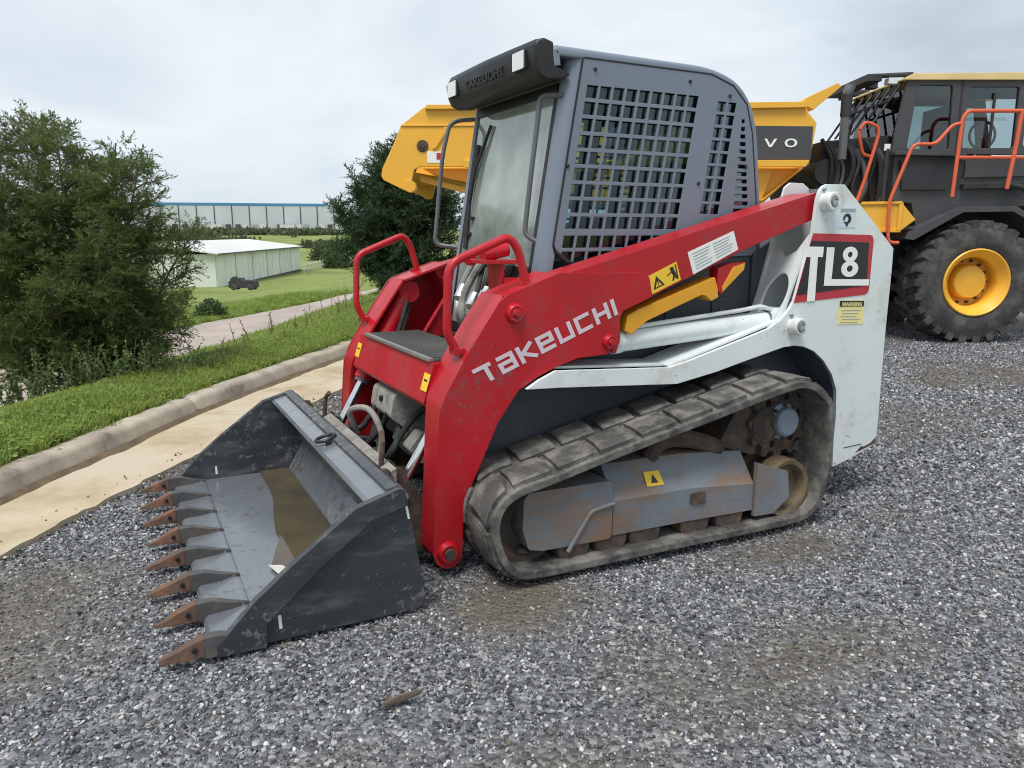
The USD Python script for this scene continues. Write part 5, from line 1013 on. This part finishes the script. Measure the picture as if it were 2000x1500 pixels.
# ------------------------------------------------------------------ trees and plants
def G(u, D, z=None):
    """a point of the ground u metres right of and D metres ahead of where the photographer stands"""
    p = CAM[:2] + RIGHT[:2] * u + FH[:2] * D
    return np.array([p[0], p[1], float(field_z(p[None])[0]) if z is None else z])
def leaflets(base, direc, length, width, r, fold=0.25):
    """a small pointed leaf for each base and direction"""
    n = len(base); d = direc / (np.linalg.norm(direc, axis=1, keepdims=True) + 1e-9)
    s_ = np.cross(d, r.normal(size=(n, 3))); s_ /= np.linalg.norm(s_, axis=1, keepdims=True) + 1e-9
    L = length[:, None]; W = width[:, None]
    V = np.stack([base, base + d * L * .45 + s_ * W, base + d * L, base + d * L * .45 - s_ * W], 1).reshape(-1, 3)
    i = np.arange(n)[:, None] * 4; F = np.concatenate([i + [[0, 1, 2]], i + [[0, 2, 3]]], 1).reshape(-1, 3)
    return V, F
def conifer(name, base, leaders, label, mat, seed, nb, leaf_len, leaf_w, droop, dens, spread, group=None, rise=(0.25, 0.75), low=0.04):
    r = np.random.default_rng(seed); base = np.asarray(base, float)
    tree = thing(name, label, 'tree', group, loc=base); wood = []; B, Dr, Ln, Wd = [], [], [], []
    for (dx, dy, H, R) in leaders:
        top = np.array([dx, dy, H]); t = np.linspace(0, 1, 9)[:, None]
        stem = np.c_[dx * t ** .8, dy * t ** .8, H * t] + r.normal(0, .025, (9, 3)) * np.sin(np.pi * t) * H * .3
        wood.append(tube(stem, np.linspace(.035, .006, 9) * H / 2.2, 7))
        for b in range(int(nb * H)):
            tt = low + (1 - low) * r.uniform() ** .8; p0 = np.array([np.interp(tt, t[:, 0], stem[:, k]) for k in range(3)])
            az = r.uniform(0, 2 * np.pi); el = r.uniform(*rise) + .25 * tt
            L = (R * (1 - tt) ** .62 + .16 * H / 2.4) * r.uniform(.55, 1.12)
            q = np.array([math.cos(az) * math.cos(el), math.sin(az) * math.cos(el), math.sin(el)])
            s = np.linspace(0, 1, 6)[:, None]; line = p0 + q * L * s + np.array([0, 0, 1]) * (-droop * L * s ** 2) + r.normal(0, .02, (6, 3)) * L * s
            if b % 2 == 0: wood.append(tube(line, np.linspace(.008, .002, 6) * max(1, L), 4, cap=False))
            ns = max(4, int(L * dens)); u = r.uniform(.12, 1, ns) ** .75
            c = np.stack([np.interp(u, s[:, 0], line[:, k]) for k in range(3)], 1)
            # each sprig leaves the branch sideways and forward
            sp = q + r.normal(0, .75, (ns, 3)) + [0, 0, .15]; sp /= np.linalg.norm(sp, axis=1, keepdims=True)
            sl = spread * r.uniform(.5, 1.2, ns) * (1.1 - .4 * u)
            m = 15; k = np.linspace(.08, 1, m)
            pts = c[:, None] + sp[:, None] * (sl[:, None, None] * k[None, :, None]) + np.array([0, 0, -.35]) * (sl[:, None, None] * k[None, :, None] ** 2) * droop * 2
            dd = sp[:, None] * .9 + r.normal(0, .55, (ns, m, 3))
            B.append(pts.reshape(-1, 3)); Dr.append(dd.reshape(-1, 3)); Ln.append(leaf_len * r.uniform(.6, 1.3, ns * m)); Wd.append(leaf_w * r.uniform(.6, 1.3, ns * m))
    V, F = leaflets(np.vstack(B), np.vstack(Dr), np.concatenate(Ln), np.concatenate(Wd), r)
    obj('trunk', wood, 'bark', tree, smooth=True)
    obj('crown', trimesh.Trimesh(V, F, process=False), mat, tree, smooth=False)
    return len(F)
def to_local(u, v): return (RIGHT[0] * u + FH[0] * v, RIGHT[1] * u + FH[1] * v)
tb = G(-3.75, 6.55)
lead = [(*to_local(-.35, .25), 2.36, 0.95), (*to_local(.05, -.1), 2.16, 0.85), (*to_local(.42, .1), 2.12, 0.82), (*to_local(.72, -.2), 1.84, 0.80), (*to_local(1.02, .1), 1.42, 0.62), (*to_local(-1.0, 0.), 2.3, .95), (*to_local(-.5, -.45), 1.9, .85), (*to_local(.55, -.5), 1.35, .75), (*to_local(1.05, -.2), .85, .55), (*to_local(.2, -.7), .95, .7), (*to_local(-.9, -.6), 1.2, .8), (*to_local(-1.3, -.3), 1.1, .8), (*to_local(-.4, -.75), .8, .7)]
n1 = conifer('juniper_tree', tb, lead, 'tall feathery green juniper standing at the left beside the kerb', 'juniper_leaf', 11, 40, 0.036, 0.0042, .30, 52, .18)
tb2 = G(-2.0, 14.6)
n2 = conifer('cedar_tree', tb2, [(0, 0, 2.75, 1.25), (*to_local(-.75, 0), 2.05, .7), (*to_local(.8, .1), 2.0, .85), (*to_local(-.3, -.3), 2.35, .9), (*to_local(.4, -.2), 2.45, .9), (*to_local(-1.1, .1), 1.45, .35), (*to_local(-.55, .2), 2.6, .4), (*to_local(-.85, -.1), 2.25, .35), (*to_local(-1.3, 0), 1.75, .25), (*to_local(-.2, 0), 2.7, .4), (*to_local(-1.35, .1), 1.0, .4)], 'dark bristly cedar standing behind the raised tail of the dump truck', 'conifer_leaf', 12, 40, 0.075, 0.0085, .12, 22, .30, rise=(.1, .6))
print('leaves', n1, n2)
def weeds(name, pts, label, cat, mat, seed, n, h, leaf, group=None, flower=0.0):
    r = np.random.default_rng(seed); base = np.asarray(pts[0], float); P_ = np.array(pts)
    t = thing(name, label, cat, group, loc=base); st, B, Dr = [], [], []
    for k in range(n):
        i = r.integers(len(P_)); p = P_[i] - base + np.r_[r.normal(0, .13, 2), 0]; hh = h * r.uniform(.45, 1.1)
        tip = p + np.r_[r.normal(0, .22, 2) * hh, hh]; mid = (p + tip) / 2 + np.r_[r.normal(0, .03, 2), 0]
        line = curve([p - [0, 0, .05], mid, tip], 4); st.append(tube(line, np.linspace(.005, .002, len(line)), 4, cap=False))
        m = int((44 if mat != 'dry_stem' else 18) * hh / .5); u = r.uniform(.1, 1, m); c = np.stack([np.interp(u, np.linspace(0, 1, len(line)), line[:, q]) for q in range(3)], 1)
        d = r.normal(size=(m, 3)); d[:, 2] = np.abs(d[:, 2]) * .5 + .1; B.append(c); Dr.append(d)
    B, Dr = np.vstack(B), np.vstack(Dr); V, F = leaflets(B, Dr, leaf * r.uniform(.5, 1.3, len(B)), leaf * (.34 if mat != 'dry_stem' else .2) * r.uniform(.6, 1.3, len(B)), r)
    obj('stem', st, 'weed_leaf' if mat != 'dry_stem' else 'dry_stem', t, smooth=True, kind='stuff'); obj('foliage', trimesh.Trimesh(V, F, process=False), mat, t, smooth=False)
weeds('weed_clump', [G(-4.75 + .13 * k, 6.0 - .02 * k) for k in range(9)], 'pale leafy weeds at the far left edge under the juniper', 'weeds', 'weed_leaf', 31, 130, .44, .030)
weeds('weed_clump', [G(-3.55 + .12 * k, 5.85 + .03 * k) for k in range(6)], 'leafy weed clump beneath the middle of the juniper', 'weeds', 'weed_leaf', 32, 80, .34, .03)
weeds('weed_clump', [G(-2.98 + .08 * k, 6.1 + .07 * k) for k in range(5)], 'grey green weeds under the right side of the juniper, next to the drive', 'weeds', 'weed_leaf', 33, 55, .24, .024)
for k, (u, D, h) in enumerate(((-2.62, 7.1, .20), (-2.72, 7.8, .30), (-2.60, 8.5, .36), (-2.55, 8.8, .28), (-2.75, 10.9, .42), (-2.80, 11.9, .36), (-2.72, 12.5, .48), (-2.85, 13.3, .45))):
    weeds('dry_weed', [G(u, D)], 'thin brown seeding weed on the crest of the grass bank', 'weed', 'dry_stem', 50 + k, 5, h, .035, 'dry weeds along the crest of the bank')
# ------------------------------------------------------------------ far away: shed, cart, fence, bushes, warehouse
paint('shed_sheet', (0.60, 0.63, 0.56), 0.5, dirt=(0.5, 0.52, 0.46), amount=0.2, scale=.4, coat=0, bevel=0, bump=0.05)
paint('shed_roof', (0.60, 0.61, 0.59), 0.45, dirt=(0.55, 0.54, 0.5), amount=0.15, scale=.3, coat=0, bevel=0, bump=0.05)
paint('tilt_wall', (0.50, 0.53, 0.56), 0.6, dirt=(0.42, 0.45, 0.48), amount=0.2, scale=.1, coat=0, bevel=0, bump=0.0)
plain('blue_band', (0.06, 0.22, 0.42), 0.5)
A3, B3 = G(-28.7, 74.4, -4.2), G(-31.2, 113.5, -4.2); dirn = (B3 - A3)[:2]; LEN_S = float(np.linalg.norm(dirn)); dirn /= LEN_S; nrm2 = np.array([-dirn[1], dirn[0]])
if nrm2 @ RIGHT[:2] > 0: nrm2 = -nrm2
shed = thing('metal_shed', 'long low pale metal shed with a white roof beyond the drive', 'shed', loc=A3)
def SP(s, w, z): q = dirn * s + nrm2 * w; return (q[0], q[1], z)
def wallbox(s0, s1, w0, w1, z0, z1):
    v = [SP(s, w, z) for z in (z0, z1) for s, w in ((s0, w0), (s1, w0), (s1, w1), (s0, w1))]
    m = trimesh.Trimesh(v, [[0, 2, 1], [0, 3, 2], [4, 5, 6], [4, 6, 7], [0, 1, 5], [0, 5, 4], [1, 2, 6], [1, 6, 5], [2, 3, 7], [2, 7, 6], [3, 0, 4], [3, 4, 7]], process=False); m.fix_normals(); return m
cuts = np.linspace(0, LEN_S, 7)
for a, b in zip(cuts, cuts[1:]):
    ribs = [wallbox(x, x + .35, -.02, 0.0, 0.2, 3.42) for x in np.arange(a + .6, b - .5, 2.1)]
    obj('wall_panel', [wallbox(a + .13, b - .13, 0, .12, 0.2, 3.42)] + ribs, 'shed_sheet', shed, smooth=False)
for a, b in ((0, 5), (5, 10), (10, 15)):
    obj('wall_panel', wallbox(0, .12, a + .06, b - .06, 0.2, 3.42), 'shed_sheet', shed, smooth=False)
obj('wall_frame', [wallbox(.05, LEN_S - .05, .13, .2, -0.5, 3.4), wallbox(.13, .2, .1, 15, -0.5, 3.4), wallbox(LEN_S - .2, LEN_S, .1, 15, -0.5, 3.4), wallbox(0.1, LEN_S, 14.9, 15, -.5, 3.4)], 'charcoal', shed, smooth=False)
obj('roof', [plate([SP(-.4, -.4, 3.50), SP(LEN_S + .4, -.4, 3.50), SP(LEN_S + .4, 7.5, 4.55), SP(-.4, 7.5, 4.55)], .12), plate([SP(-.4, 15.4, 3.50), SP(-.4, 7.5, 4.55), SP(LEN_S + .4, 7.5, 4.55), SP(LEN_S + .4, 15.4, 3.50)], .12)], 'shed_roof', shed, smooth=False)
obj('gutter_trim', wallbox(-.4, LEN_S + .4, -.48, -.40, 3.34, 3.5), 'charcoal', shed, smooth=False)
c_at = G(-21.85, 62.2) + [0, 0, .28]; cart = thing('utility_cart', 'small dark utility cart parked on the grass in front of the pale shed', 'cart', loc=c_at, rotz=-YAW)
obj('body', [prism(round_poly([(-1.05, .2), (-1.05, .72), (-.9, .76), (-.85, .98), (-.1, .98), (.0, .80), (1.0, .80), (1.08, .62), (1.08, .2)], .04), -.5, .5)], 'charcoal_dark', cart)
for x in (-.65, .7):
    for y in (-.52, .42): obj('wheel', lathe_y(x, .26, [(0, y), (.2, y), (.26, y + .02), (.26, y + .12), (0, y + .12)], 16), 'tyre_rubber', cart)
obj('seat_back', box(-.75, -.6, -.4, .4, .95, 1.08), 'charcoal_dark', cart)
f0, f1 = G(-29.3, 108, None), G(-29.6, 124, None)
fence = thing('rail_fence', 'pale post and rail fence at the right end of the metal shed', 'fence', loc=f0)
for t in np.linspace(0, 1, 9):
    p = (f1 - f0) * t; obj('post', box(p[0] - .07, p[0] + .07, p[1] - .07, p[1] + .07, p[2] - .3, p[2] + 1.35), 'shed_roof', fence)
for h in (.5, 1.1): obj('rail', tube([(0, 0, h), tuple(f1 - f0 + [0, 0, h])], .06, 6), 'shed_sheet', fence)
def bush(u, D, w, h, seed, label, group=None):
    r = np.random.default_rng(seed); b = G(u, D); t = thing('bush', label, 'bush', group, loc=b); n = 1100
    q = r.normal(size=(n, 3)); q /= np.linalg.norm(q, axis=1, keepdims=True); q[:, 2] = np.abs(q[:, 2]); rad = (.55 + .6 * meshkit.fbm(q * 2.2 + seed, 3)) * r.uniform(.6, 1.05, n)
    c = q * rad[:, None] * [w / 2, w / 2, h]; V, F = leaflets(c, q + r.normal(0, .6, (n, 3)), np.full(n, h * .17), np.full(n, h * .05), r)
    obj('foliage', trimesh.Trimesh(V, F, process=False), 'bush_leaf', t, smooth=False); obj('stem', tube([(0, 0, -.2), (0, 0, h * .6)], h * .03, 5), 'bark', t)
for k, (u, D, w, h, lab) in enumerate(((-31.0, 133, 5, 2.8, 'rounded green bush just behind the pale fence'), (-28.9, 128, 4, 2.2, 'low bush left of the dark cedar'), (-34.5, 142, 6, 3.2, 'wide bush behind the end of the metal shed'), (-27.5, 120, 4, 2.6, 'bush partly hidden by the dark cedar'), (-31.5, 165, 8, 3.6, 'large bush on the slope behind the fence'), (-8.2, 20.6, 1.0, .55, 'small round bush on the grass across the drive'))):
    bush(u, D, w, h, 70 + k, lab)
r = np.random.default_rng(90); n = 15000; D_ = r.uniform(150, 395, n); u_ = -D_ * r.uniform(.16, .52, n); p = np.c_[CAM[0] + RIGHT[0] * u_ + FH[0] * D_, CAM[1] + RIGHT[1] * u_ + FH[1] * D_]; z = field_z(p); sc = r.uniform(.6, 1.9, n) * (1 + (D_ > 280) * .3)
keep = meshkit.fbm(np.c_[p * .02, 0 * z], 3, 4) > .5; p, z, sc = p[keep], z[keep], sc[keep]; n = len(p); c = np.c_[p, z + sc * .3 * r.uniform(0, 1, n)]
V, F = leaflets(np.repeat(c, 6, 0) + r.normal(0, .5, (6 * n, 3)), r.normal(size=(6 * n, 3)) + [0, 0, .6], np.repeat(sc, 6) * 1.0, np.repeat(sc, 6) * .4, r)
tag(obj('hillside_scrub', trimesh.Trimesh(V, F, process=False), 'scrub_leaf', smooth=False), 'rough olive scrub covering the far slope below the warehouse', 'scrub', kind='stuff')
w0, w1 = G(-262, 405, 1.5), G(-66, 452, 1.5); dw = (w1 - w0)[:2]; LW = float(np.linalg.norm(dw)); dw /= LW; nw = np.array([-dw[1], dw[0]])
wh = thing('warehouse', 'huge pale distant warehouse with a blue band along its roofline', 'warehouse', loc=w0)
def WB(s0, s1, d0, d1, z0, z1):
    v = [(*(dw * s + nw * d), z) for z in (z0, z1) for s, d in ((s0, d0), (s1, d0), (s1, d1), (s0, d1))]
    m = trimesh.Trimesh(v, [[0, 2, 1], [0, 3, 2], [4, 5, 6], [4, 6, 7], [0, 1, 5], [0, 5, 4], [1, 2, 6], [1, 6, 5], [2, 3, 7], [2, 7, 6], [3, 0, 4], [3, 4, 7]], process=False); m.fix_normals(); return m
obj('wall', WB(0, LW, .8, 60, -2, 15.4), 'tilt_wall', wh, smooth=False)
cuts = np.linspace(0, LW, 23)
for i, (a, b) in enumerate(zip(cuts, cuts[1:])):
    obj('wall_panel', WB(a + .25, b - .25, 0, .6, -.5, 14.2), 'tilt_wall', wh, smooth=False)
    obj('downpipe', WB(a - .2, a + .2, -.3, 0, 3, 14.2), 'charcoal', wh, smooth=False)
    for k in range(2): obj('dock_door', WB(a + 1.4 + 4 * k, a + 4.2 + 4 * k, -.25, 0, 0.8, 4.2), ['charcoal', 'tilt_wall', 'print_grey'][(i * 2 + k * 5) % 3], wh, smooth=False)
obj('roof_band', WB(0, LW * .80, -.1, .78, 14.3, 15.7), 'blue_band', wh, smooth=False)
obj('roof_band', WB(LW * .80, LW, -.1, .78, 14.3, 15.7), 'tilt_wall', wh, smooth=False)
for i, s in enumerate((92, 100, 118, 127, 137, 146, 158, 167, 176)):
    q = w0[:2] + dw * s - nw * (8 + 3 * (i % 2)); zz = 1.6
    tr = thing('trailer', 'white box trailer parked at the docks of the distant warehouse', 'trailer', 'trailers at the warehouse docks', loc=(q[0], q[1], zz), rotz=math.atan2(dw[1], dw[0]))
    obj('box', box(-1.3, 1.3 + 5 * (i % 3 == 1), -6, 6, 1.1, 3.9), 'shed_roof', tr); obj('undercarriage', box(-1.1, 1.1, -5.5, -2, 0.2, 1.1), 'charcoal_dark', tr)
